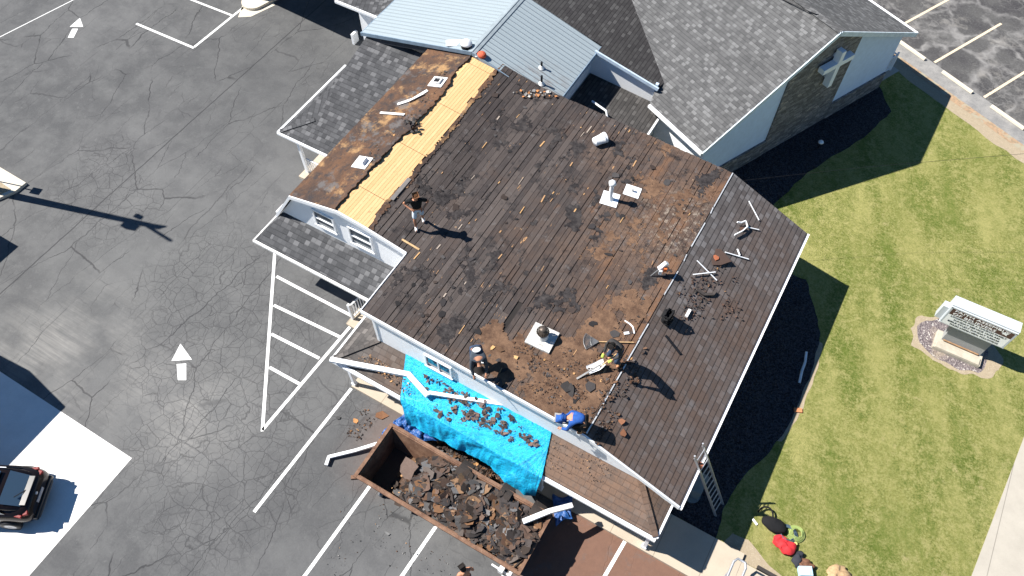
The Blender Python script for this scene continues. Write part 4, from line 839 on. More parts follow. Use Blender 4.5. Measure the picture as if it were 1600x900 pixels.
def wr(x, y, k=1):
    # folds fan out from the two upper corners
    a = math.atan2(y-TR.y+.25, x-TR.x-.2); r = math.hypot(x-TR.x, y-TR.y); a2 = math.atan2(y-TL.y+.2, x-TL.x+.2); r2 = math.hypot(x-TL.x, y-TL.y)
    f = .05*abs(mnoise.noise((a*14, r*.35, 1)))*math.exp(-r*.2)*min(1, r*2)+.035*abs(mnoise.noise((a2*12, r2*.4, 5)))*math.exp(-r2*.3)*min(1, r2*2)
    return k*(f*2.3+.03*mnoise.noise((x*1.5+y, y*3.5, 3))+.016*abs(mnoise.noise((x*6, y*7, 8)))+.01*mnoise.noise((x*15, y*13, 3)))
vs = []
for j in range(NV+1):
    t_ = j/NV
    for i in range(NU+1):
        s_ = i/NU
        if t_ <= .55:
            q = TL.lerp(TR, s_).lerp(EL.lerp(ER, s_), t_/.55); zr_ = 2.2+(q.y-7.78)/1.17*.6; q.z = max(zr_, 2.25)+.035+max(0, wr(q.x, q.y))
        else:
            k = (t_-.55)/.45; a = EL.lerp(ER, s_); bq = lower(s_); q = a.lerp(bq, k); q.z += .26*math.sin(math.pi*min(1, k))*.35
            w = .1*mnoise.noise((s_*9+k*.8, k*1.2, 4))*min(1, k*2)+.045*mnoise.noise((s_*26, k*2, 9))*min(1, k*3); q += V3((0, -1, .2))*w; q.z += .035*(1-k)
        vs.append(q)
tb.add(vs, [[j*(NU+1)+i, (j+1)*(NU+1)+i, (j+1)*(NU+1)+i+1, j*(NU+1)+i+1] for j in range(NV) for i in range(NU)], 0, None, True)
one('tarp', tb, tarpm, 'bright cyan tarp draped over the front porch roof down to the container', 'tarp')
fk = MB(); random.seed(11)
for i in range(760):
    px = rnd_in([(655, 580), (790, 640), (850, 700), (680, 650)]) if i % 3 else rnd_in([(690, 610), (760, 635), (820, 700), (720, 660)])
    if mnoise.noise((px.x*.09, px.y*.09, 2)) < -.05: continue
    p = P(px.x, px.y, 2.55); s2 = 2.2+(p.y-7.78)/1.17*.6; p = P(px.x, px.y, max(2.25, s2)+.1)
    flake(fk, p, random.choice((.03, .05, .06, .09, .14, .22)), tilt=.14, col=random.choice([(.11, .085, .08), (.075, .06, .055), (.15, .10, .08), (.05, .04, .038)]))
one('tarp_scraps', fk, debris, 'scraps of torn shingle scattered over the cyan tarp', 'scraps', kind='stuff')
def crumple(name, pts, z, amp, mat, label, seed):
    mb = MB(); N = 26; a, b_, c, d = [V3((*P(u, v, z)[:2], 0)) for u, v in pts]; vs = []
    for j in range(N+1):
        for i in range(N+1):
            q = a.lerp(b_, i/N).lerp(d.lerp(c, i/N), j/N); e_ = min(i, N-i, j, N-j)/N*4
            n1 = mnoise.noise((q.x*2.2, q.y*2.2, seed)); q = q+V3((.16*mnoise.noise((q.x*3, q.y*3, seed+3)), .16*mnoise.noise((q.x*3, q.y*3, seed+6)), z+amp*(abs(n1)*1.2+.5*abs(mnoise.noise((q.x*7, q.y*7, seed))))*min(1, .3+e_))); vs.append(q)
    mb.add(vs, [[j*(N+1)+i, j*(N+1)+i+1, (j+1)*(N+1)+i+1, (j+1)*(N+1)+i] for j in range(N) for i in range(N)], 0, None, True)
    return one(name, mb, mat, label, 'tarp')
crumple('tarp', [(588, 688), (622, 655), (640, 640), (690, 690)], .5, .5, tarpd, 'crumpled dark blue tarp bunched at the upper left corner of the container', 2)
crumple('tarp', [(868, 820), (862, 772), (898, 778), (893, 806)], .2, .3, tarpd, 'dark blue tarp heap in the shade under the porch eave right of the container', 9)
# fallen gutters and downspouts
def gutter(name, pts, label, w=.12, h=.09, mat=white, cat='gutter', grp='loose white gutters'):
    mb = MB(); pts = [V3(p) for p in pts]
    for a, c in zip(pts, pts[1:]):
        d = (c-a).normalized(); mb.bar(a-d*.02, c+d*.02, w, h)
        mb.bar(a+V3((0, 0, h/2+.004)), c+V3((0, 0, h/2+.004)), w*.55, .006)
    return one(name, mb, mat, label, cat, grp)
gutter('gutter', [P(517, 562, 2.42), P(638, 585, 2.62), P(668, 618, 2.6)], 'long white fallen gutter over the left end of the porch roof', .17, .11)
gutter('gutter', [P(664, 617, 2.62), P(672, 614, 2.66), P(722, 622, 2.7), P(789, 632, 2.86)], 'white gutter lying along the cyan tarp')
gutter('downspout', [P(571, 571, 2.4), P(600, 579, 2.48), P(632, 589, 2.42)], 'short white downspout beside the fallen gutter on the porch roof', .09, .08)
gutter('downspout', [P(510, 726, .1), P(514, 714, .12), P(555, 704, .16), P(600, 690, .2)], 'white downspout with an elbow lying on the asphalt left of the container', .11, .08)
gutter('downspout', [P(818, 815, 1.48), P(858, 799, 1.52), P(893, 790, 1.3)], 'white downspout sticking out of the right end of the container', .16, .12)
# ------------------------------------------------------------------ rubble elsewhere
def scatter(name, n, px, zf, sizes, label, seed, cols=PALD, tilt=.25, gate=None, light=.03):
    random.seed(seed); mb = MB(); k = 0; tries = 0
    while k < n and tries < n*8:
        tries += 1; q = rnd_in(px); p = zf(q.x, q.y)
        if gate is not None and mnoise.noise((p.x*gate, p.y*gate, seed)) < .02+random.uniform(-.2, .1): continue
        flake(mb, p, random.choice(sizes), tilt=tilt, col=random.choice(cols) if random.random() > light else (.48, .27, .12)); k += 1
    return one(name, mb, debris, label, 'scraps', kind='stuff')
fr = lambda u, v: PR(u, v, .035)
RC = [(.10, .055, .035), (.07, .045, .034), (.14, .08, .05), (.05, .04, .036), (.08, .072, .07)]
scatter('roof_scraps', 800, [(790, 520), (960, 560), (940, 660), (820, 620)], fr, (.02, .025, .03, .045, .06, .11), 'torn shingle crumbs around the workers at the front of the bare roof', 3, RC, gate=1.9, tilt=.12)
scatter('roof_scraps', 260, [(930, 600), (1010, 540), (1000, 600), (930, 700)], fr, (.03, .05, .08, .15), 'torn scraps along the bend below the shovel', 4, RC, gate=2.2, tilt=.15)
scatter('roof_scraps', 330, [(1060, 440), (1150, 400), (1160, 500), (1050, 500)], fr, (.02, .035, .06, .1), 'brown crumbs around the white strips on the east shingles', 5, [(.10, .06, .045), (.07, .045, .035), (.05, .045, .042)], gate=1.6)
scatter('roof_scraps', 110, [(545, 275), (690, 110), (715, 110), (560, 285)], lambda u, v: PR(u, v, .06), (.03, .05, .08, .14), 'loose paper flakes along the ridge tear', 6, [(.07, .06, .056), (.04, .036, .034), (.13, .08, .045), (.10, .095, .09)], gate=1.5, tilt=.1)
scatter('roof_scraps', 280, [(600, 540), (660, 560), (640, 620), (560, 560)], lambda u, v: P(u, v, 2.52), (.04, .06, .1), 'scraps on the porch roof left of the tarp', 7, [(.12, .075, .05), (.17, .10, .06), (.3, .18, .1)], light=.12)
scatter('lot_scraps', 130, [(560, 640), (620, 640), (580, 700), (540, 680)], lambda u, v: P(u, v, .02), (.02, .03, .05, .09), 'scraps on the asphalt left of the container', 8, gate=1)
scatter('lot_scraps', 170, [(540, 760), (760, 860), (740, 920), (500, 900)], lambda u, v: P(u, v, .02), (.02, .025, .04, .06), 'small scraps on the asphalt in front of the container', 9, [(.16, .16, .16), (.1, .06, .04), (.24, .23, .22), (.04, .04, .04)], gate=.9)
scatter('lot_scraps', 420, [(690, 690), (790, 740), (800, 775), (660, 680)], lambda u, v: P(u, v, .25), (.1, .16, .24), 'broken shingles piled between the container and the porch', 10, PALD, tilt=.5)
scatter('porch_scraps', 160, [(860, 680), (960, 730), (940, 760), (850, 730)], lambda u, v: (lambda p: P(u, v, 2.22+(p.y-7.78)/1.17*.6+.02))(P(u, v, 2.5)), (.02, .03, .05), 'crumbs on the brown porch roof right of the tarp', 12, [(.28, .16, .09), (.2, .12, .07), (.06, .045, .04)])
random.seed(21)
for (u, v, sz, c, lab) in ((971, 658, .36, (.2, .09, .05), 'upper of two rusty brown shingle squares on the east slope'), (973, 677, .36, (.2, .09, .05), 'lower of two rusty brown shingle squares on the east slope'), (892, 612, .6, (.045, .042, .042), 'dark folded felt sheet left of the bend above the man in blue'), (884, 604, .5, (.03, .028, .028), 'black felt sheet beside the folded felt above the man in blue'), (921, 604, .45, (.06, .055, .055), 'grey felt piece below the shovel blade'), (1122, 405, .95, (.085, .055, .045), 'brown strip of shingle under the crossed white strips'), (1118, 402, .3, (.3, .1, .05), 'small orange-red scrap beside the crossed white strips'), (1162, 358, .5, (.12, .07, .05), 'brown scrap inside the curled white strip'), (781, 545, .35, (.13, .075, .045), 'brown shingle square behind the bent worker'), (770, 543, .22, (.5, .3, .13), 'tan wood chip behind the bent worker'), (806, 558, .25, (.45, .28, .13), 'tan wood chip right of the bent worker'), (940, 735, .55, (.075, .055, .05), 'dark curled flap on the brown porch roof'), (559, 650, .01, (.4, .4, .4), 'x')):
    if lab == 'x': continue
    if v > 720 and u < 1000: p = P(u, v, 2.55)
    else: p = PR(u, v, .03)
    mb = MB(); flake(mb, p, sz, 6, .12, c, .012, .1); one('shingle_scrap', mb, debris, lab, 'scrap', 'larger loose scraps on the roof')
for (u, v, sz, c, lab) in ((597, 648, .5, (.22, .11, .06), 'rust-brown shingle piece on the asphalt by the walk'), (556, 657, .3, (.45, .22, .09), 'orange wood chip on the asphalt by the walk'), (528, 653, .22, (.05, .05, .05), 'dark scrap on the asphalt near the long parking line'), (605, 833, .3, (.22, .22, .22), 'pale grey felt scrap on the asphalt in front of the container')):
    mb = MB(); flake(mb, P(u, v, .02), sz, 6, .08, c, .01, .1); one('shingle_scrap', mb, debris, lab, 'scrap', 'larger loose scraps on the asphalt')

# ------------------------------------------------------------------ things on the roof
def roofM(x):    # tilt matrix of the roof at x
    s = (zr(x+.05)-zr(x-.05))/.1; n = V3((-s, 0, 1)).normalized(); u = V3((1, 0, s)).normalized(); return Matrix((u, V3((0, 1, 0)), n)).transposed()
bk = thing('bucket', 'white plastic bucket lying on its side on the bare boards', 'bucket', PR(938, 218, .0))
p = PR(938, 218, .19); ax_ = (P(955, 202, 4.7)-P(925, 214, 4.7)); ax_.z = .04; ax_.normalize(); side = ax_.cross(V3((0, 0, 1))).normalized(); MB_ = Matrix((side, ax_.cross(side), ax_)).transposed()
b = MB(); b.lathe(p-ax_*.26, [(.001, 0), (.165, 0), (.17, .02), (.19, .38), (.205, .38), (.205, .41), (.19, .41), (.195, .46), (.21, .46), (.21, .50), (.185, .50), (.17, .1), (.001, .08)], 24, M=MB_); obj('body', b, white, bk)
b = MB(); hp = [p+ax_*.18+MB_ @ V3((.21*math.cos(a), .21*math.sin(a), .02+.1*math.sin((a+.4)))) for a in [math.pi*k/10-.4 for k in range(11)]]; b.tube(hp, .006, 6); obj('handle', b, steel, bk)
# white plumbing vent and its flat neighbour
vp = thing('vent_pipe', 'tall white vent pipe with cap and square base on the brown boards', 'vent', PR(952, 309))
p = PR(953, 311, .02); Rm = roofM(p.x); b = MB(); b.box(p, (.62, .62, .02), M=Rm @ Matrix.Rotation(.2, 3, 'Z')); obj('base_plate', b, white, vp)
b = MB(); b.lathe(p, [(.15, 0), (.09, .1), (.075, .2), (.075, .78)], 16); obj('pipe', b, white, vp)
b = MB(); b.lathe(p+V3((0, 0, .76)), [(.001, 0), (.09, .0), (.14, .05), (.14, .15), (.10, .19), (.001, .24)], 6); obj('cap', b, white, vp)
v2 = thing('vent_plate', 'small white square flashing plate with a short pipe, right of the tall vent pipe', 'vent', PR(989, 299))
p = PR(988, 299, .02); b = MB(); b.box(p, (.58, .5, .02), M=roofM(p.x) @ Matrix.Rotation(.15, 3, 'Z')); obj('base_plate', b, white, v2); b = MB(); b.tube([p, p+V3((0, 0, .17))], .045, 12); obj('pipe', b, whited, v2)
# turbine vent
tv = thing('turbine_vent', 'round turbine vent on a scruffy white base plate', 'vent', PR(847, 530))
p = PR(847, 528, .05); b = MB(); b.box(p, (.86, .82, .09), M=roofM(p.x) @ Matrix.Rotation(.06, 3, 'Z')); obj('base_plate', b, simple('scruffy_white', (.5, .49, .46), .7, var=.3, sc=9, dirt=(.1, .08, .07)), tv)
b = MB(); q = p+V3((0, .03, .04)); b.lathe(q, [(.2, 0), (.17, .12), (.17, .18)], 20); obj('throat', b, whited, tv)
b = MB(); q = q+V3((0, 0, .18))
for k in range(22):
    a = 6.283*k/22; a2 = a+.22; pr_ = []
    for t_ in range(7): h = t_/6; r_ = .19*math.sin(math.pi*(.22+.6*h)); pr_.append((r_, h*.3))
    vs = [q+V3((r_*math.cos(a+.05), r_*math.sin(a+.05), h)) for r_, h in pr_]+[q+V3((r_*1.12*math.cos(a2), r_*1.12*math.sin(a2), h)) for r_, h in pr_]
    b.add(vs, [[t_, t_+1, t_+8, t_+7] for t_ in range(6)], 0, None, True)
b.lathe(q, [(.12, .27), (.125, .3), (.07, .33), (.001, .34)], 20); b.lathe(q, [(.14, 0), (.16, .02)], 20); b.lathe(q, [(.1, 0), (.12, .28)], 16); obj('turbine', b, simple('dull_bronze', (.1, .08, .065), .45, .5, sc=9), tv)
# low box vents on the felt
for (u, v, cap, lab) in ((566, 254, True, 'low square white vent with lid on the torn felt near the front gable'), (684, 128, False, 'open square white vent base on the torn felt near the metal roof')):
    p = PR(u, v, .07); M_ = roofM(p.x) @ Matrix.Rotation(.1, 3, 'Z'); vt = thing('box_vent', lab, 'vent', PR(u, v), group='square roof vents'); b = MB(); b.box(p, (.62, .6, .03), M=M_); obj('base_plate', b, whited, vt)
    b = MB()
    if cap: b.box(p+V3((0, 0, .09)), (.34, .34, .15), M=M_, taper=.86); obj('hood', b, white, vt)
    else:
        for dx, dy, w, l in ((-.15, 0, .05, .34), (.15, 0, .05, .34), (0, -.15, .26, .05), (0, .15, .26, .05)): b.box(p+M_ @ V3((dx, dy, .05)), (w, l, .1), M=M_)
        obj('collar', b, whited, vt); b = MB(); b.lathe(p, [(.12, .02), (.12, .04), (.001, .04)], 16); obj('opening', b, black, vt)
def strip(px, zoff, w, label, mat=whited, name='trim_strip', grp='white strips on the roof', cat='strip', th=.02):
    pts = [PR(u, v, zoff) for u, v in px]; mb = MB()
    for a, c in zip(pts, pts[1:]): mb.bar(a, c, w, th)
    return one(name, mb, mat, label, cat, grp)
strip([(621, 163), (645, 155), (668, 141)], .08, .12, 'longer torn white strip on the felt west of the ridge'); strip([(638, 158), (662, 146)], .12, .07, 'short white strip crossing the torn strip on the felt'); strip([(594, 176), (632, 179)], .08, .11, 'white strip lying level on the felt nearest the ridge tear')
strip([(1089, 407), (1120, 438)], .05, .035, 'steeper of the two crossed white strips on the east shingles', white); strip([(1083, 429), (1118, 425)], .08, .035, 'flatter of the two crossed white strips on the east shingles', white)
strip([(1133, 394), (1170, 405)], .05, .04, 'white strip right above the crossed strips', white); strip([(1152, 389), (1156, 399)], .08, .05, 'stubby white strip touching the strip above the crossed ones', white)
strip([(1170, 314), (1186, 344)], .05, .035, 'thin pale strip nearest the upper edge of the east slope', white); strip([(1168, 355), (1186, 359)], .05, .035, 'thin white strip ending at the curled strip', white)
strip([(1152, 347), (1158, 348), (1165, 345), (1168, 354), (1160, 361), (1148, 367)], .12, .035, 'curled white drip edge with a brown inside', white, th=.06)
strip([(1088, 452), (1100, 460), (1114, 460), (1118, 455)], .05, .1, 'curved dark strip below the crossed white strips', simple('dark_strip', (.06, .05, .045), .8), th=.05); strip([(1040, 524), (1063, 553)], .03, .08, 'dark strip below the black bundle', black)
strip([(1072, 495), (1078, 484)], .06, .1, 'short pale box strip left of the rust crumbs', whited, th=.07); strip([(1003, 524), (1003, 523)], .02, .01, 'x', white) if False else None
strip([(976, 501), (984, 506), (989, 511), (991, 521)], .03, .04, 'curved white trim on the boards above the worker with the shovel', white); strip([(975, 521), (983, 520)], .03, .09, 'short white trim above the worker with the shovel', white)
strip([(628, 374), (655, 390)], .02, .07, 'thin tan lath by the end of the upper gable', wood, 'wood_lath', None, 'lath'); strip([(1141, 150), (1141, 150.5)], 0, .01, 'x') if False else None
strip([(612, 312), (640, 279)], .02, .16, 'grey weathered board lying beside the fresh sheathing', simple('grey_board', (.14, .13, .125), .8), 'loose_board', None, 'board', .03)
mb = MB()
for (a, c) in (((1120, 300), (1150, 262)), ): pass
# curled felt lump by the ridge
mb = MB(); random.seed(5)
for i in range(22):
    q = PR(random.uniform(633, 654), random.uniform(186, 206), random.uniform(.05, .18)); flake(mb, q, random.uniform(.15, .34), tilt=.7, col=random.choice([(.06, .055, .055), (.1, .095, .09), (.07, .045, .035)]), curl=.6)
one('felt_lump', mb, debris, 'crumpled roll of torn felt sticking out over the fresh boards', 'felt')
# black bundle
mb = MB(); random.seed(9); q = PR(1042, 500)
for k in range(9): mb.tube([q+V3((.17*math.cos(a)*(1-.04*k)+random.uniform(-.05, .05), .21*math.sin(a)+random.uniform(-.06, .06), .05+.05*k+.05*math.sin(3*a+k))) for a in [6.283*j/9 for j in range(9)]], .03, 6, 0, True)
mb.sph(q+V3((.0, 0, .16)), (.17, .2, .17)); one('black_bundle', mb, blackc, 'black bundle of hose and cloth at the edge of the east shingles', 'bundle')
# white tool with a long handle
tl = thing('cordless_tool', 'white and orange tool with a long grey handle leaning on the brown boards', 'tool', PR(1025, 425))
a = PR(1017, 431, .03); c = PR(1032, 419, .36); b = MB(); b.tube([a, c], [.02, .03], 8); obj('handle', b, steel, tl)
b = MB(); d = (c-a).normalized(); b.bar(c-d*.05, c+d*.3, .13, .16); b.box(c+V3((.05, -.08, -.1)), (.1, .1, .2), .3); obj('housing', b, white, tl); b = MB(); b.box(c+d*.12+V3((.1, -.02, -.06)), (.1, .16, .14), .4); obj('battery', b, simple('orange_plastic', (.5, .12, .03), .5), tl)
# things on the metal roof
zmr = lambda u, v: PPL(u, v, (.3077, 0, 1), 5.4-.3077*13.7+.0); zml = lambda u, v: PPL(u, v, (-.239, 0, 1), 5.4+.239*13.7)
q = zml(709, 68); b = MB(); b.box(q+V3((0, 0, .03)), (.62, .36, .03), .6, M=None); one('white_board', b, white, 'white sheet lying on the metal roof by the ridge end', 'sheet')
q = zml(729, 74)+V3((0, 0, .02)); rd_ = thing('cap_vent', 'round white and black ridge vent at the front end of the metal ridge', 'vent', q); b = MB(); b.lathe(q, [(.22, 0), (.2, .1), (.2, .16)], 16); obj('collar', b, black, rd_); b = MB(); b.lathe(q+V3((0, 0, .16)), [(.001, .0), (.24, .0), (.22, .07), (.001, .13)], 16); obj('hood', b, white, rd_)
q = zmr(753, 88); b = MB(); b.sph(q+V3((0, 0, .08)), (.19, .17, .13)); b.box(q+V3((-.16, -.06, .03)), (.18, .2, .02), .4, 1); one('crumpled_hat', b, [simple('orange_red', (.5, .1, .05), .8, var=.4, sc=18), whited], 'crumpled red and white hat on the metal roof below the ridge', 'hat')
q = PR(838, 146, .05); random.seed(31); mb = MB()
for i in range(40): flake(mb, PR(random.gauss(838, 14), random.uniform(140, 151), random.uniform(.03, .08)), random.uniform(.06, .24), tilt=.25, col=random.choice([(.4, .39, .37), (.25, .24, .23), (.1, .07, .05), (.45, .2, .08), (.05, .045, .04)]))
one('joint_scraps', mb, debris, 'torn grey and brown scraps where the metal roof meets the boards', 'scraps', kind='stuff')

# ------------------------------------------------------------------ ladder, cabinet and lawn gear
ld = thing('ladder', 'aluminium extension ladder leaning on the east eave near the front corner', 'ladder', (2.15, 10.6, 0))
A0, A1 = P(1129, 800, .03), P(1137, 789, .03); B0 = P(1086, 716, 3.35); B1 = P(1095, 700, 3.35)
ctr0 = V3((2.09, 10.39, .03)); ctr1 = V3((.62, 10.44, 3.35)); dy = V3((.03, .25, 0)); dd = (ctr1-ctr0).normalized()
for s_ in (-1, 1):
    b = MB(); b.bar(ctr0+dy*s_, ctr1+dy*s_, .035, .085); b.tube([ctr1+dy*s_, ctr1+dy*s_+dd*.12+V3((0, 0, .05))], .03, 8); obj('rail', b, alu, ld)
L = (ctr1-ctr0).length
for k in range(12): q = ctr0+dd*(.25+k*.29); b = MB(); b.tube([q-dy, q+dy], .017, 8); obj('rung', b, alu, ld)
b = MB(); b.box((.82, 10.25, 2.93), (.16, .1, .3), 0, M=None); obj('brace', b, simple('rust_orange', (.3, .1, .05), .7), ld)
q = P(1086, 762, .02); b = MB(); b.tube([q+V3((0, -.28, .0)), q+V3((0, -.28, .05))], .3, 16); b.box(q+V3((0, 0, .3)), (.5, .75, .6)); one('utility_cabinet', b, simple('grey_green', (.16, .19, .2), .6), 'grey rounded cabinet in the shade beside the ladder', 'cabinet', bevel=.04)
bag = thing('tool_bag', 'black duffel bag on the lawn by the ladder shadow', 'bag', P(1207, 822, .0))
b = MB(); random.seed(4); q = P(1207, 822, .0); b.sph(q+V3((0, 0, .16)), (.42, .25, .18), n=12)
for v in b.v: v += V3((1, 1, .6))*.07*mnoise.noise(v*4)
obj('body', b, blackc, bag); b = MB(); b.tube([q+V3((-.3+.0*k, .0, 0))+V3((.5*math.cos(a)*.5-.05, .3*math.sin(a)+.15, .12+.08*math.sin(a))) for k, a in enumerate([math.pi*j/9 for j in range(10)])], .03, 8); obj('strap', b, blackc, bag)
def coil(name, px, r, mat, label, cat, n=4, tr=.03, ell=1.0):
    q = P(*px, .0); b = MB(); pts = []
    for k in range(n*18): a = 6.283*k/18; rr = r*(1-.09*(k/18))*(1+.06*mnoise.noise((k*.3, r, 1))); pts.append(q+V3((rr*math.cos(a), rr*ell*math.sin(a), .03+.025*(k/18)+.01*math.sin(a*3))))
    b.tube(pts, tr, 7); return one(name, b, mat, label, cat)
coil('air_hose', (1229, 836), .36, cable_b, 'grey-blue coiled hose on the lawn, left of the yellow-green cord', 'hose', 5, .014); coil('power_cord', (1243, 835), .30, cable_g, 'yellow-green coiled cord on the lawn right of the grey-blue hose', 'cord', 6, .012)
def cloth(name, px, sz, mat, label, cat, seed, amp=.1):
    q = P(*px, 0); b = MB(); b.sph(q+V3((0, 0, sz[2]*.8)), sz, n=14)
    for v in b.v: v += V3((1, 1, .8))*amp*mnoise.noise((v*6)+V3((seed, 0, 0)))
    return one(name, b, mat, label, cat)
cloth('red_harness', (1216, 847), (.24, .2, .1), red, 'smaller red bundle on the lawn, the left of two', 'bundle', 3); cloth('red_harness', (1226, 856), (.32, .27, .13), red, 'larger red bundle with white centre on the lawn, the right of two', 'bundle', 7)
b = MB(); b.box(P(1237, 853, .12), (.42, .1, .03), 1.0); b.box(P(1233, 856, .1), (.2, .22, .05), .6); one('yellow_tool', b, simple('yellow_plastic', (.5, .42, .15), .6), 'yellow triangular tool beside the red bundle', 'tool')
cloth('tool_belt', (1248, 874), (.17, .3, .1), darkg, 'dark tool belt on the lawn below the red bundles', 'belt', 11); cloth('leather_pouch', (1256, 884), (.26, .18, .1), simple('brown_leather', (.12, .055, .03), .7, var=.5, sc=14), 'brown leather pouch on the lawn at the bottom edge', 'pouch', 13)
b = MB(); b.box(P(1258, 893, .12), (.42, .3, .22), .5); b.box(P(1258, 893, .24), (.3, .2, .02), .5, 1); one('cooler_box', b, [simple('pale_blue', (.4, .58, .68), .5), white], 'small pale blue box on the lawn at the bottom edge', 'box', bevel=.02)
b = MB(); b.bar(P(1176, 811, .03), P(1183, 820, .03), .07, .03); one('white_stake', b, white, 'short white stick lying on the lawn by the shade edge', 'stick')
b = MB(); b.bar(P(1183, 886, .07), P(1222, 908, .07), .12, .12); one('landscape_timber', b, simple('black_timber', (.035, .03, .028), .8), 'dark timber edging on the gravel at the bottom edge', 'timber')
b = MB(); hr = [P(1145, 905, .12), P(1150, 881, 1.0), P(1156, 877, 1.02), P(1166, 877, 1.02), P(1169, 881, 1.0), P(1160, 905, .12)]
hr = [V3((3.02, 8.35, .1)), V3((3.02, 8.35, .95)), V3((3.02, 8.7, 1.02)), V3((3.1, 8.85, 1.02)), V3((3.35, 8.85, 1.02)), V3((3.42, 8.7, 1.02)), V3((3.42, 8.3, .95)), V3((3.42, 8.3, .1))]
b.tube(hr, .04, 10); b.tube([V3((3.02, 8.0, 1.0)), V3((3.02, 8.72, 1.02))], .04, 10); b.tube([V3((3.42, 8.0, 1.0)), V3((3.42, 8.72, 1.02))], .04, 10); one('handrail', b, alu, 'silver looped handrail on the walk at the bottom edge', 'handrail')
lg = thing('path_light', 'small white-topped garden light in the dark bed before the church', 'light', P(1278, 232, 0)); q = P(1278, 232, 0); b = MB(); b.tube([q, q+V3((0, 0, .42))], .03, 8); obj('stem', b, black, lg); b = MB(); b.lathe(q+V3((0, 0, .4)), [(.001, 0), (.13, .0), (.1, .06), (.001, .08)], 16); obj('head', b, white, lg)
b = MB(); c0 = PR(1165, 288)+V3((0, 0, .1)); b.tube([V3((-2.2, 20.8, 4.0)), V3((1.5, 23.5, 4.2)), V3((12, 30, 5.4)), V3((30, 42, 8))], .006, 5); one('overhead_wire', b, black, 'thin overhead wire crossing from the roof corner over the lawn', 'wire')
# wheel stops
for i, (va, vb) in enumerate(((-15.2, -13.55), (-12.5, -10.73), (-9.66, -7.85), (-6.8, -5.0))):
    b = MB(); a = ch(33.93, va, .02); c = ch(33.93, vb, .02); prf = [(-.085, 0), (.085, 0), (.06, .12), (-.06, .12)]; vs = [q+UU*x+V3((0, 0, z)) for q in (a, c) for x, z in prf]
    b.add(vs, [[0, 1, 2, 3], [7, 6, 5, 4], [0, 4, 5, 1], [1, 5, 6, 2], [2, 6, 7, 3], [3, 7, 4, 0]]); ws = one('wheel_stop', b, curbw, ('cream wheel stop nearest the church corner', 'cream wheel stop between the second and third bay lines', 'cream wheel stop at the right edge of the upper right lot', 'cream wheel stop beyond the right edge')[i], 'wheel stop', 'wheel stops along the upper right lot', bevel=.015)

# ------------------------------------------------------------------ utility pole and blue sign on the left island
upole = thing('utility_pole', 'tall utility pole beyond the left edge whose shadow crosses the lot', 'pole', (-30.9, 7.55, 0))
b = MB(); b.tube([(-30.9, 7.5, 0), (-30.9, 7.5, 9.2)], [.2, .12], 12); obj('post', b, woodd, upole)
b = MB(); b.box((-30.9, 7.25, 7.9), (.34, .3, .5)); b.box((-30.95, 7.8, 7.9), (.3, .2, .16)); obj('transformer', b, steel, upole); b = MB(); b.bar((-30.9, 7.5, 8.3), (-30.8, 7.6, 9.3), .08, .2); b.bar((-30.9, 7.5, 8.4), (-30.65, 7.02, 10.0), .1, .1); obj('arm', b, woodd, upole)
ss = thing('blue_sign', 'small blue sign on a thin post on the left concrete island', 'sign', (-30.75, 8.05, 0))
b = MB(); b.tube([(-30.75, 8.05, .12), (-30.75, 8.05, 2.25)], .03, 8); obj('post', b, steel, ss); b = MB(); b.box((-30.72, 8.05, 2.0), (.03, .34, .5), .25); obj('plate', b, signblue, ss)
# gravel island and message sign
blobsheet('sign_bed_edge', [tuple(P(*q)[:2]) for q in ((1421, 512), (1440, 494), (1470, 489), (1510, 505), (1550, 535), (1565, 560), (1562, 580), (1535, 590), (1500, 585), (1455, 565), (1425, 540))], .009, sand, .2, 9)
blobsheet('sign_gravel', [tuple(P(*q)[:2]) for q in ((1432, 510), (1447, 500), (1475, 497), (1510, 512), (1540, 540), (1545, 565), (1528, 582), (1500, 578), (1463, 562), (1436, 535))], .013, gravel, .12, 9)
sg = thing('message_sign', 'white cabinet church message sign on a grey pedestal in the gravel bed', 'sign', (7.6, 20.85, 0))
b = MB(); b.box((7.62, 20.72, .09), (1.75, .85, .18)); b.box((7.62, 20.45, .2), (1.62, .3, .05)); obj('footing', b, simple('sign_footing', (.40, .36, .29), .9), sg, bevel=.02)
b = MB(); b.box((7.66, 20.95, .68), (1.42, .4, 1.1)); obj('pedestal', b, signgrey, sg); b = MB(); b.box((7.66, 20.72, .24), (1.3, .06, .03)); obj('anchor_strip', b, woodd, sg)
SX0, SX1, SY, SZ0, SZ1 = 6.38, 8.7, 20.62, 1.3, 2.42
b = MB(); fw = .07; dpt = .46
b.box(((SX0+SX1)/2, SY+dpt/2, SZ1-.03), (SX1-SX0, dpt, .06)); b.box(((SX0+SX1)/2, SY+dpt/2, SZ0+.02), (SX1-SX0, dpt, .04)); b.box((SX0+.025, SY+dpt/2, (SZ0+SZ1)/2), (.05, dpt-.004, SZ1-SZ0-.1)); b.box((SX1-.025, SY+dpt/2, (SZ0+SZ1)/2), (.05, dpt-.004, SZ1-SZ0-.1)); b.box(((SX0+SX1)/2, SY+dpt-.03, (SZ0+SZ1)/2), (SX1-SX0-.1, .04, SZ1-SZ0-.1))
b.box((SX0-.1, SY+.2, SZ0+.42), (.2, .26, .75)); b.box(((SX0+SX1)/2, SY-.02, SZ1-.10), (SX1-SX0-.02, .05, .07)); b.box(((SX0+SX1)/2, SY-.02, SZ0+.03), (SX1-SX0-.02, .05, .05)); b.box((SX0+.05, SY-.02, (SZ0+SZ1)/2), (.07, .05, SZ1-SZ0-.17)); b.box((SX1-.05, SY-.02, (SZ0+SZ1)/2), (.07, .05, SZ1-SZ0-.17)); obj('cabinet', b, signw, sg, bevel=.006)
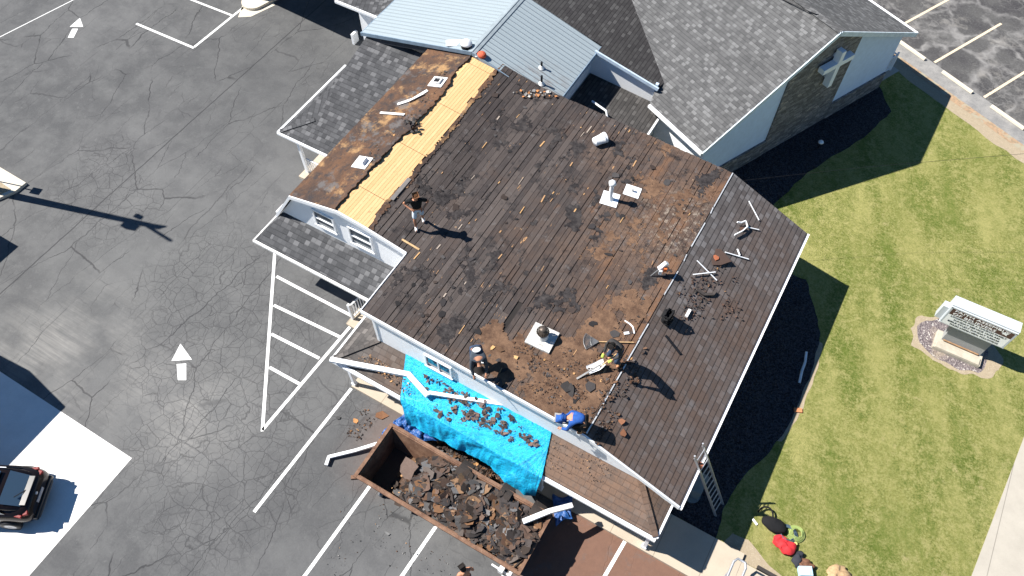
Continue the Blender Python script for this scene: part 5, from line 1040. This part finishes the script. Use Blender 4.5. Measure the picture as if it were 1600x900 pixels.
b = MB(); b.box(((SX0+SX1)/2, SY-.035, 1.64), (SX1-SX0-.17, .02, .60)); fc = obj('letter_board', b, signface, sg); b = MB(); b.box(((SX0+SX1)/2, SY-.036, 2.115), (SX1-SX0-.17, .02, .35)); hd = obj('header_panel', b, signbrown, sg)
def text(s_, x, z, size, mat, par, wid, name='lettering', bold=.0, hgt=None):
    cu = bpy.data.curves.new('t', 'FONT'); cu.body = s_; cu.size = size; cu.extrude = .002; cu.offset = bold; cu.align_x = 'CENTER'; cu.align_y = 'CENTER'; cu.resolution_u = 2
    t_ = bpy.data.objects.new('t', cu); C.objects.link(t_); bpy.context.view_layer.update(); dg = bpy.context.evaluated_depsgraph_get(); me = bpy.data.meshes.new_from_object(t_.evaluated_get(dg)); bpy.data.objects.remove(t_)
    xs = [v.co.x for v in me.vertices]; k = wid/(max(xs)-min(xs)); ys = [v.co.y for v in me.vertices]; ky = (hgt or size*.6)/(max(ys)-min(ys)); o = bpy.data.objects.new(name, me); C.objects.link(o)
    q = par
    while q.parent: q = q.parent
    for v in me.vertices: v.co = V3((x+v.co.x*k, SY-.050-v.co.z, z+v.co.y*ky))-Vector(q.location)
    me.materials.clear(); me.materials.append(mat); o.parent = par; return o
xm = (SX0+SX1)/2
text('FAITH ASSEMBLY', xm-.02, 2.205, .155, signface, hd, 1.9, bold=.002, hgt=.10); text('OF BELIEVERS', xm-.22, 2.03, .17, signface, hd, 1.5, bold=.002, hgt=.12)
for i, (s_, dx, w) in enumerate((('LOOKING FOR A CHURCH FAMILY', 0, 1.95), ('SUNDAY SERVICE 10:30 AM', .0, 1.62), ('BIBLE STUDY SUNDAY 9:30AM', -.05, 1.8), ('THURS 6:00PM / MEAL FOLLOWING', 0.03, 1.72))): text(s_, xm+dx, 1.865-i*.142, .115, ink, fc, w, bold=.001, hgt=.082)
b = MB(); dvx, dvz = SX1-.36, 2.12
b.add([(dvx+a, SY-.052, dvz+c) for a, c in ((-.14, .02), (-.05, .03), (-.02, .12), (.04, .03), (.13, .08), (.08, -.02), (.1, -.1), (.0, -.06), (-.08, -.08), (-.06, -.02))], [[0, 1, 9], [1, 2, 3], [1, 3, 5], [3, 4, 5], [1, 5, 7], [5, 6, 7], [1, 7, 9], [7, 8, 9]]); obj('dove_emblem', b, signface, hd)

b = MB(); pts = [P(1260, 550, .03), P(1258, 566, .03), P(1253, 580, .03), P(1249, 598, .03)]; b.tube(pts, .05, 6); one('plastic_scrap', b, simple('pale_plastic', (.6, .65, .7), .5), 'long pale plastic strip in the shaded bed by the lawn edge', 'plastic strip')
b = MB(); b.box(P(1247, 641, .04), (.28, .16, .06), .4); one('brick', b, simple('orange_brick', (.5, .2, .09), .8), 'orange brick at the edge of the shaded bed', 'brick')
cloth('tan_sack', (1311, 902), (.42, .36, .14), simple('tan_canvas', (.36, .24, .13), .85, var=.25, sc=14), 'tan sack on the lawn cut off by the bottom edge', 'sack', 17)
mb = MB(); random.seed(77); g = 0
while g < 90:
    u = random.uniform(560, 1100); v = random.uniform(140, 640); p = PR(u, v, .02)
    if not (-12 < p.x < -2.7 and (p.y > 9.1 if p.x > -10.6 else p.y > 11.8) and p.y < 20.6): continue
    if mnoise.noise((p.x*.5, p.y*.5, 4)) < -.05: continue
    flake(mb, p, random.choice((.1, .16, .22, .35)), tilt=.04, col=random.choice([(.02, .019, .02), (.035, .032, .033), (.06, .056, .056), (.045, .034, .03)]), th=.003, curl=.06); g += 1
for i in range(80):
    u = random.uniform(560, 1120); v = random.uniform(140, 640); p = PR(u, v, .02)
    if not (-12 < p.x < -2.7 and (p.y > 9.1 if p.x > -10.6 else p.y > 11.8) and p.y < 20.6): continue
    L_ = random.uniform(.05, .4); w = random.uniform(.015, .05); mb.box(p, (w, L_, .006), random.gauss(0, .04), 0, random.choice([(.5, .3, .14), (.42, .25, .13), (.36, .3, .25)]))
one('felt_remnants', mb, debris, 'thin felt remnants and bare wood splinters scattered over the stripped boards', 'remnants', kind='stuff')
# ------------------------------------------------------------------ people
def skinmesh(name, J, edges, rad, mat, parent, root='pelvis', sub=2):
    used = sorted({k for e in edges for k in e}); idx = {k: i for i, k in enumerate(used)}
    me = bpy.data.meshes.new(name); me.from_pydata([Vector(J[k]) for k in used], [(idx[a], idx[c]) for a, c in edges], []); me.materials.append(mat)
    o = bpy.data.objects.new(name, me); C.objects.link(o); o.parent = parent
    o.modifiers.new('skin', 'SKIN').use_smooth_shade = True
    if not me.skin_vertices: me.attributes
    sv = me.skin_vertices[0].data
    for k in used:
        r_ = rad.get(k, .05); sv[idx[k]].radius = r_ if isinstance(r_, tuple) else (r_, r_); sv[idx[k]].use_root = (k == root)
    s_ = o.modifiers.new('subsurf', 'SUBSURF'); s_.levels = s_.render_levels = sub; return o
def lerp(a, b, t): return Vector(a).lerp(Vector(b), t)
def person(label, loc, az, J, hair, shirt, trousers, shoes, shorts=False, hood=False, gloves=None, longsleeve=False, bare=False):
    J = {k: Vector(v) for k, v in J.items()}
    t = thing('person', label, 'person', loc, R(az-90))
    up_ = (J['headtop']-J['neck']).normalized(); face = J.get('face', Vector((0, 1, 0))); face = (face-up_*face.dot(up_)).normalized(); sd_ = up_.cross(face)
    J['chin'] = J['neck']+up_*.08+face*.02; J['skull'] = J['headtop']-up_*.09; J['nose'] = J['skull']-up_*.02+face*.115
    for s, q in (('L', -1), ('R', 1)): J['ear'+s] = J['skull']-up_*.02+sd_*q*.095
    E = [('pelvis', 'belly'), ('belly', 'chest'), ('chest', 'neck'), ('neck', 'chin'), ('chin', 'skull'), ('skull', 'headtop'), ('skull', 'nose'), ('skull', 'earL'), ('skull', 'earR')]
    rad = dict(pelvis=(.15, .11), belly=(.145, .1), chest=(.165, .115), neck=.058, chin=.066, skull=(.085, .095), headtop=.062, nose=.02, earL=.018, earR=.018)
    for s in 'LR':
        w = J['wr'+s]; h = J['ha'+s]; d = (h-w).normalized(); pn = d.cross(Vector((0, 0, 1))); pn = pn.normalized() if pn.length > .1 else Vector((1, 0, 0)); q = d.cross(pn)
        E += [('chest', 'sh'+s), ('sh'+s, 'el'+s), ('el'+s, 'wr'+s), ('wr'+s, 'ha'+s), ('pelvis', 'hip'+s), ('hip'+s, 'kn'+s), ('kn'+s, 'an'+s), ('an'+s, 'to'+s)]
        rad.update({'sh'+s: .062, 'el'+s: .043, 'wr'+s: .029, 'ha'+s: (.04, .02), 'hip'+s: .088, 'kn'+s: .058, 'an'+s: .038, 'to'+s: .034})
        for k, (off, ln) in enumerate(((-.033, .07), (-.011, .08), (.011, .075), (.033, .06))):
            J[f'f{k}{s}'] = h+pn*off+d*.03; J[f'g{k}{s}'] = h+pn*off+d*(.03+ln*.55)+q*.012; J[f'h{k}{s}'] = h+pn*off+d*(.03+ln*.8)+q*.04
            E += [('ha'+s, f'f{k}{s}'), (f'f{k}{s}', f'g{k}{s}'), (f'g{k}{s}', f'h{k}{s}')]
            for c in 'fgh': rad[f'{c}{k}{s}'] = .0095
        J['t0'+s] = h-d*.03-pn*.05; J['t1'+s] = h+d*.02-pn*.07+q*.02; E += [('ha'+s, 't0'+s), ('t0'+s, 't1'+s)]; rad['t0'+s] = rad['t1'+s] = .011
    skinmesh('body', J, E, rad, skin, t)
    hj = {'a': J['headtop']+up_*.012, 'b': J['skull']-face*.035+up_*.03, 'c': J['skull']-face*.05-up_*.08}
    if hood: hj['d'] = J['neck']+up_*.02
    skinmesh('hood' if hood else 'hair', hj, [('a', 'b'), ('b', 'c')]+([('c', 'd')] if hood else []), {'d': .115, 'a': .082, 'b': (.106, .104), 'c': .088} if not hood else {'a': .09, 'b': (.12, .12), 'c': .11, 'd': .12}, hair, t, 'b')
    if not bare:
        K = dict(J); SE = [('waist', 'belly'), ('belly', 'chest'), ('chest', 'collar')]; K['waist'] = lerp(J['pelvis'], J['belly'], .25); K['collar'] = lerp(J['chest'], J['neck'], .78)
        sr = dict(waist=(.175, .135), belly=(.17, .13), chest=(.19, .14), collar=.105)
        for s in 'LR':
            K['sl'+s] = lerp(J['sh'+s], J['el'+s], .75); SE += [('chest', 'sh'+s), ('sh'+s, 'sl'+s)]; sr['sh'+s] = .082; sr['sl'+s] = .07
            if longsleeve: K['cu'+s] = lerp(J['el'+s], J['wr'+s], .92); SE[-1] = ('sh'+s, 'el'+s); SE.append(('el'+s, 'cu'+s)); sr['el'+s] = .06; sr['cu'+s] = .042
        skinmesh('shirt', K, SE, sr, shirt, t, 'chest')
    K = dict(J); TE = []; K['belt'] = lerp(J['pelvis'], J['belly'], .35); TE = [('belt', 'pelvis')]; trd = dict(belt=(.165, .12), pelvis=(.17, .13))
    for s in 'LR':
        TE.append(('pelvis', 'hip'+s)); trd['hip'+s] = .108
        K['hem'+s] = lerp(J['hip'+s], J['kn'+s], .88) if shorts else lerp(J['kn'+s], J['an'+s], .9)
        if shorts: TE.append(('hip'+s, 'hem'+s)); trd['hem'+s] = .085
        else: TE += [('hip'+s, 'kn'+s), ('kn'+s, 'hem'+s)]; trd['kn'+s] = .075; trd['hem'+s] = .06
    skinmesh('shorts' if shorts else 'trousers', K, TE, trd, trousers, t)
    for s in 'LR':
        K = {'a': J['an'+s]+Vector((0, 0, .04)), 'b': J['an'+s]+Vector((0, 0, -.02)), 'c': J['to'+s]}
        skinmesh('shoe', K, [('a', 'b'), ('b', 'c')], {'a': .05, 'b': .055, 'c': (.05, .036)}, shoes, t, 'b')
        if gloves: K = {'a': J['wr'+s], 'b': J['ha'+s], 'c': J['ha'+s]+(J['ha'+s]-J['wr'+s]).normalized()*.07}; skinmesh('glove', K, [('a', 'b'), ('b', 'c')], {'a': .042, 'b': (.055, .038), 'c': (.05, .035)}, gloves, t, 'b')
    return t
# 1 standing, hands on hips, mid-step
J1 = dict(pelvis=(0, 0, .93), belly=(0, .02, 1.12), chest=(0, .03, 1.32), neck=(0, .05, 1.49), headtop=(-.02, .12, 1.76), face=(-.3, 1, -.6),
  shL=(-.2, .03, 1.42), elL=(-.42, -.06, 1.2), wrL=(-.24, .1, 1.06), haL=(-.18, .14, 1.02), shR=(.2, .03, 1.42), elR=(.43, -.05, 1.22), wrR=(.24, .11, 1.1), haR=(.17, .16, 1.08),
  hipL=(-.1, 0, .9), knL=(-.14, -.02, .5), anL=(-.14, -.2, .12), toL=(-.15, -.06, .04), hipR=(.1, 0, .9), knR=(.14, .17, .5), anR=(.13, .14, .08), toR=(.14, .3, .04))
person('man standing with hands on hips in black t-shirt and pale shorts on the dark boards', PR(656, 352), -52, J1, hairb, blackc, shortc, whited, shorts=True)
def bent(hz=.86, fwd=.5, drop=.78, hands=((-.16, .62, .3), (.2, .6, .28)), kn=.08):
    return dict(pelvis=(0, -.12, hz), belly=(0, .06, hz+.1), chest=(0, .26, hz+.1), neck=(0, fwd-.08, drop+.02), headtop=(0, fwd+.14, drop-.12), face=(0, .4, -1),
      shL=(-.19, .3, hz+.02), shR=(.19, .3, hz+.02), elL=lerp((-.25, .36, hz-.3), hands[0], .15), elR=lerp((.25, .36, hz-.3), hands[1], .15),
      wrL=lerp((-.25, .36, hz-.3), hands[0], .85), haL=hands[0], wrR=lerp((.25, .36, hz-.3), hands[1], .85), haR=hands[1],
      hipL=(-.11, -.12, hz-.04), hipR=(.11, -.12, hz-.04), knL=(-.17, .1+kn, .47), knR=(.17, .08+kn, .47), anL=(-.18, -.06, .09), toL=(-.2, .1, .04), anR=(.18, -.1, .09), toR=(.2, .06, .04))
p2 = person('man bent double in a dark grey top with a white patch near the front edge', PR(746, 568), -48, bent(), hairk, slate, denim, black, longsleeve=True)
b = MB(); b.sph((0, .1, 1.09), (.13, .09, .03)); b = b; pt = obj('white_patch', b, white, local=True); pt.parent = p2
J3 = dict(bent(.92, .34, 1.2, ((-.12, .46, .86), (.2, .4, .7))), belly=(0, .0, 1.1), chest=(0, .12, 1.27), shL=(-.19, .14, 1.34), shR=(.19, .14, 1.34), neck=(0, .24, 1.4), headtop=(0, .42, 1.62), elL=(-.27, .2, 1.06), wrL=(-.15, .4, .9), elR=(.28, .18, 1.02), wrR=(.22, .34, .76))
p3 = person('worker in a grey-brown top and yellow-green gloves holding a white shovel', PR(959, 566), -105, J3, hairk, greyc, denim, tanb, longsleeve=True, gloves=glove)
p4 = person('worker in a bright blue hooded top crouched by the front roof edge', PR(907, 668), -158, bent(.6, .5, .56, ((-.16, .62, .14), (.2, .6, .12)), .2), bluec, bluec, blackc, tanb, longsleeve=True, hood=True)
J5 = dict(J1); J5.update(elL=(-.28, .0, 1.14), wrL=(-.3, .12, .92), haL=(-.3, .16, .84), elR=(.28, .0, 1.14), wrR=(.3, .1, .9), haR=(.3, .14, .82), knL=(-.12, .03, .5), anL=(-.12, 0, .09), toL=(-.13, .15, .04), anR=(.12, 0, .09), toR=(.13, .15, .04), knR=(.12, .03, .5), face=(0, 1, -.2))
q5 = P(727, 888, 1.72); person('dark haired bare shouldered man by the container at the bottom edge', (q5.x, q5.y-.06, 0), 150, J5, hairk, greyc, denim, black, bare=True)
# tools they hold
sv = thing('scoop_shovel', 'white scoop shovel on the brown boards in the gloved worker\'s hands', 'shovel', PR(935, 575))
a = PR(937, 574, .1); c = P(969, 548, 4.25+.82); d = (c-a).normalized(); b = MB(); b.tube([a, c], .02, 8); obj('handle', b, wood, sv)
dg_ = V3((d.x, d.y, .1)).normalized(); sx_ = dg_.cross(V3((0, 0, 1))).normalized(); b = MB(); base = PR(930, 576, .03)
g = []
for k in range(6):
    t_ = k/5; o_ = base-dg_*(.26-t_*.55); w = .15*(1-.3*max(0, t_-.75)/.25)
    for j in range(7): s_ = -1+j/3; g.append(o_+sx_*w*s_+V3((0, 0, .02+.1*abs(s_)**3+(.13*max(0, t_-.6)/.4))))
b.add(g, [[k*7+j, (k+1)*7+j, (k+1)*7+j+1, k*7+j+1] for k in range(5) for j in range(6)], 0, None, True); b.add([q-V3((0, 0, .012)) for q in g], [[k*7+j+1, (k+1)*7+j+1, (k+1)*7+j, k*7+j] for k in range(5) for j in range(6)], 0, None, True); obj('scoop', b, white, sv)
b = MB(); b.bar(PR(901, 592, .03), PR(938, 570, .22), .06, .02); b.tube([PR(922, 579, .1), PR(944, 566, .28)], .02, 6); one('strip_bar', b, steel, 'long grey shingle scraper bar under the white shovel', 'scraper')
rk = thing('fan_rake', 'fan rake with a pale handle lying behind the shovelling worker', 'rake', PR(927, 532))
hA = PR(936, 534, .06); hB = PR(990, 535, .06); b = MB(); b.tube([hA, hB], .02, 8); obj('handle', b, wood, rk)
b = MB(); a = hA; N = 15; arc = []
for k in range(N): an = R(180-34+68*k/(N-1))+R(28); e_ = a+V3((math.cos(an), math.sin(an), 0))*.5; e_.z = zr(e_.x)+.05; arc.append(e_); b.bar(a+V3((0, 0, .01)), e_, .014, .008)
b.tube(arc, .012, 6); m1 = [a.lerp(e_, .55)+V3((0, 0, .012)) for e_ in arc]; b.tube(m1, .01, 6); obj('tines', b, steel, rk)
b = MB(); b.bar(PR(752, 566, .12), PR(762, 566, .12), .07, .03); one('pry_bar', b, white, 'short pale tool in front of the bent worker', 'tool')
b = MB(); b.box(PR(879, 654, .06), (.5, .3, .06), .4); one('grey_pad', b, simple('grey_foam', (.28, .27, .26), .8), 'small grey pad at the roof edge left of the man in blue', 'pad')

# ------------------------------------------------------------------ car on the slab
rear = P(60, 772, .75); caz = math.atan2(*(P(60, 741, 1.3)-P(0, 738, 1.3)).yx)+R(1.5); car = thing('parked_car', 'dark brown-black hatchback with red tail lights parked on the white slab', 'car', (rear.x-2.2*math.cos(caz), rear.y-2.2*math.sin(caz), 0), caz+math.pi)
# local: +x is the nose, tail at x=-2.2, y across
sec = [  # x, half width low, half width shoulder, z low, z shoulder, z top, half width top
 (-2.22, .60, .66, .38, .62, .80, .55), (-2.14, .78, .84, .28, .66, .98, .66), (-1.95, .86, .91, .22, .78, 1.06, .72), (-1.55, .89, .93, .2, .86, 1.10, .80), (-.9, .9, .93, .2, .90, 1.10, .82), (0, .9, .93, .2, .9, 1.06, .82), (.8, .9, .93, .2, .88, 1.02, .82), (1.3, .89, .92, .2, .84, .96, .8), (1.8, .85, .88, .24, .76, .84, .72), (2.15, .7, .74, .3, .6, .68, .58), (2.25, .5, .55, .38, .52, .56, .42)]
def loft(mb, secs, ringf, mi=0):
    rings = [ringf(s_) for s_ in secs]; n = len(rings[0]); vs = [p for r in rings for p in r]
    mb.add(vs, [[i*n+j, (i+1)*n+j, (i+1)*n+(j+1) % n, i*n+(j+1) % n] for i in range(len(secs)-1) for j in range(n)], mi, None, True); mb.add(rings[0], [list(range(n))], mi); mb.add(rings[-1], [list(range(n-1, -1, -1))], mi)
def ringb(s_):
    x, wl_, ws, z0, z1, z2, wt = s_; return [V3((x, y, z)) for y, z in ((-wl_*.9, z0), (-wl_, z0+.12), (-ws, z1*.75), (-ws, z1), (-wt-.04, z2-.02), (-wt*.5, z2+.02), (wt*.5, z2+.02), (wt+.04, z2-.02), (ws, z1), (ws, z1*.75), (wl_, z0+.12), (wl_*.9, z0))]
b = MB(); loft(b, sec, ringb); ob_ = obj('body', b, carp, car, local=True); ob_.modifiers.new('round', 'SUBSURF').render_levels = 2
cab = [(-1.98, .64, .98, .60, 1.04), (-1.72, .74, 1.04, .66, 1.24), (-1.35, .79, 1.06, .66, 1.42), (-.9, .8, 1.06, .66, 1.49), (-.2, .8, 1.05, .65, 1.50), (.35, .8, 1.04, .63, 1.44), (.85, .78, 1.0, .64, 1.2), (1.25, .74, .95, .66, .98)]
b = MB(); loft(b, cab, lambda s_: [V3((s_[0], y, z)) for y, z in ((-s_[1], s_[2]-.06), (-s_[3]-.03, s_[4]-.06), (-s_[3]+.1, s_[4]), (s_[3]-.1, s_[4]), (s_[3]+.03, s_[4]-.06), (s_[1], s_[2]-.06))]); ob_ = obj('cabin', b, carp, car, local=True); ob_.modifiers.new('round', 'SUBSURF').render_levels = 2
b = MB(); b.add([(-1.95, -.52, 1.075), (-1.95, .52, 1.075), (-1.42, .56, 1.43), (-1.42, -.56, 1.43)], [[0, 3, 2, 1]]); obj('rear_window', b, MT('rear_glass', .3, 0, .35).col((.05, .09, .14)).m, car, local=True)
b = MB(); b.box((-.45, 0, 1.515), (1.45, 1.0, .02)); obj('roof_glass', b, glassblue, car, local=True)
b = MB(); b.add([(.42, -.54, 1.45), (.42, .54, 1.45), (1.22, .6, 1.02), (1.22, -.6, 1.02)], [[0, 3, 2, 1][::-1]]); obj('windshield', b, glassblue, car, local=True)
for s_ in (-1, 1):
    b = MB(); b.add([(-1.3, s_*.735, 1.32), (.4, s_*.72, 1.34), (.85, s_*.79, 1.06), (-1.55, s_*.80, 1.07)], [[0, 1, 2, 3] if s_ < 0 else [3, 2, 1, 0]]); obj('side_window', b, glassblue, car, local=True)
    b = MB(); b.box((-2.06, s_*.62, .88), (.16, .3, .1), s_*.35); b.box((-1.9, s_*.80, .92), (.26, .1, .08), s_*-.2); obj('tail_light', b, tail, car, local=True, bevel=.02)
    b = MB(); b.tube([(-1.3, s_*.63, 1.5), (-.3, s_*.64, 1.52), (.3, s_*.62, 1.48)], .018, 6); obj('roof_rail', b, alu, car, local=True)
    for x in (-1.4, 1.35):
        b = MB(); b.lathe((x, s_*.9, .33), [(.2, -.1), (.33, -.1), (.34, -.05), (.34, .05), (.33, .1), (.2, .1)], 24, M=Matrix.Rotation(R(90), 3, 'X')); w_o = obj('wheel', b, black, car, local=True)
        b = MB(); b.lathe((x, s_*.93, .33), [(.001, .07*-s_), (.06, .07*-s_), (.19, .075*-s_), (.215, .05*-s_)], 10, M=Matrix.Rotation(R(90), 3, 'X')); r_ = obj('rim', b, alu, w_o, local=True)
    b = MB(); b.box((.75, s_*1.0, 1.05), (.14, .18, .11)); obj('mirror', b, carp, car, local=True, bevel=.02)
b = MB(); b.box((-2.2, 0, .42), (.16, 1.5, .2)); b.box((-2.17, 0, .27), (.16, 1.3, .1)); obj('bumper', b, cardark, car, local=True, bevel=.05)
b = MB(); b.box((-2.235, 0, .7), (.02, .5, .13)); obj('plate', b, simple('plate_grey', (.3, .3, .32), .5), car, local=True); b = MB(); b.box((-2.02, 0, 1.11), (.2, 1.0, .03), 0); obj('spoiler', b, cardark, car, local=True, bevel=.01)
b = MB(); b.lathe((-2.2, 0, .87), [(.05, -.02), (.05, .02), (.03, .025)], 12, M=Matrix.Rotation(R(-90), 3, 'Y')); obj('emblem', b, alu, car, local=True)
b = MB(); b.bar((-2.0, -.05, 1.1), (-1.75, .28, 1.26), .02, .02); obj('wiper', b, black, car, local=True)
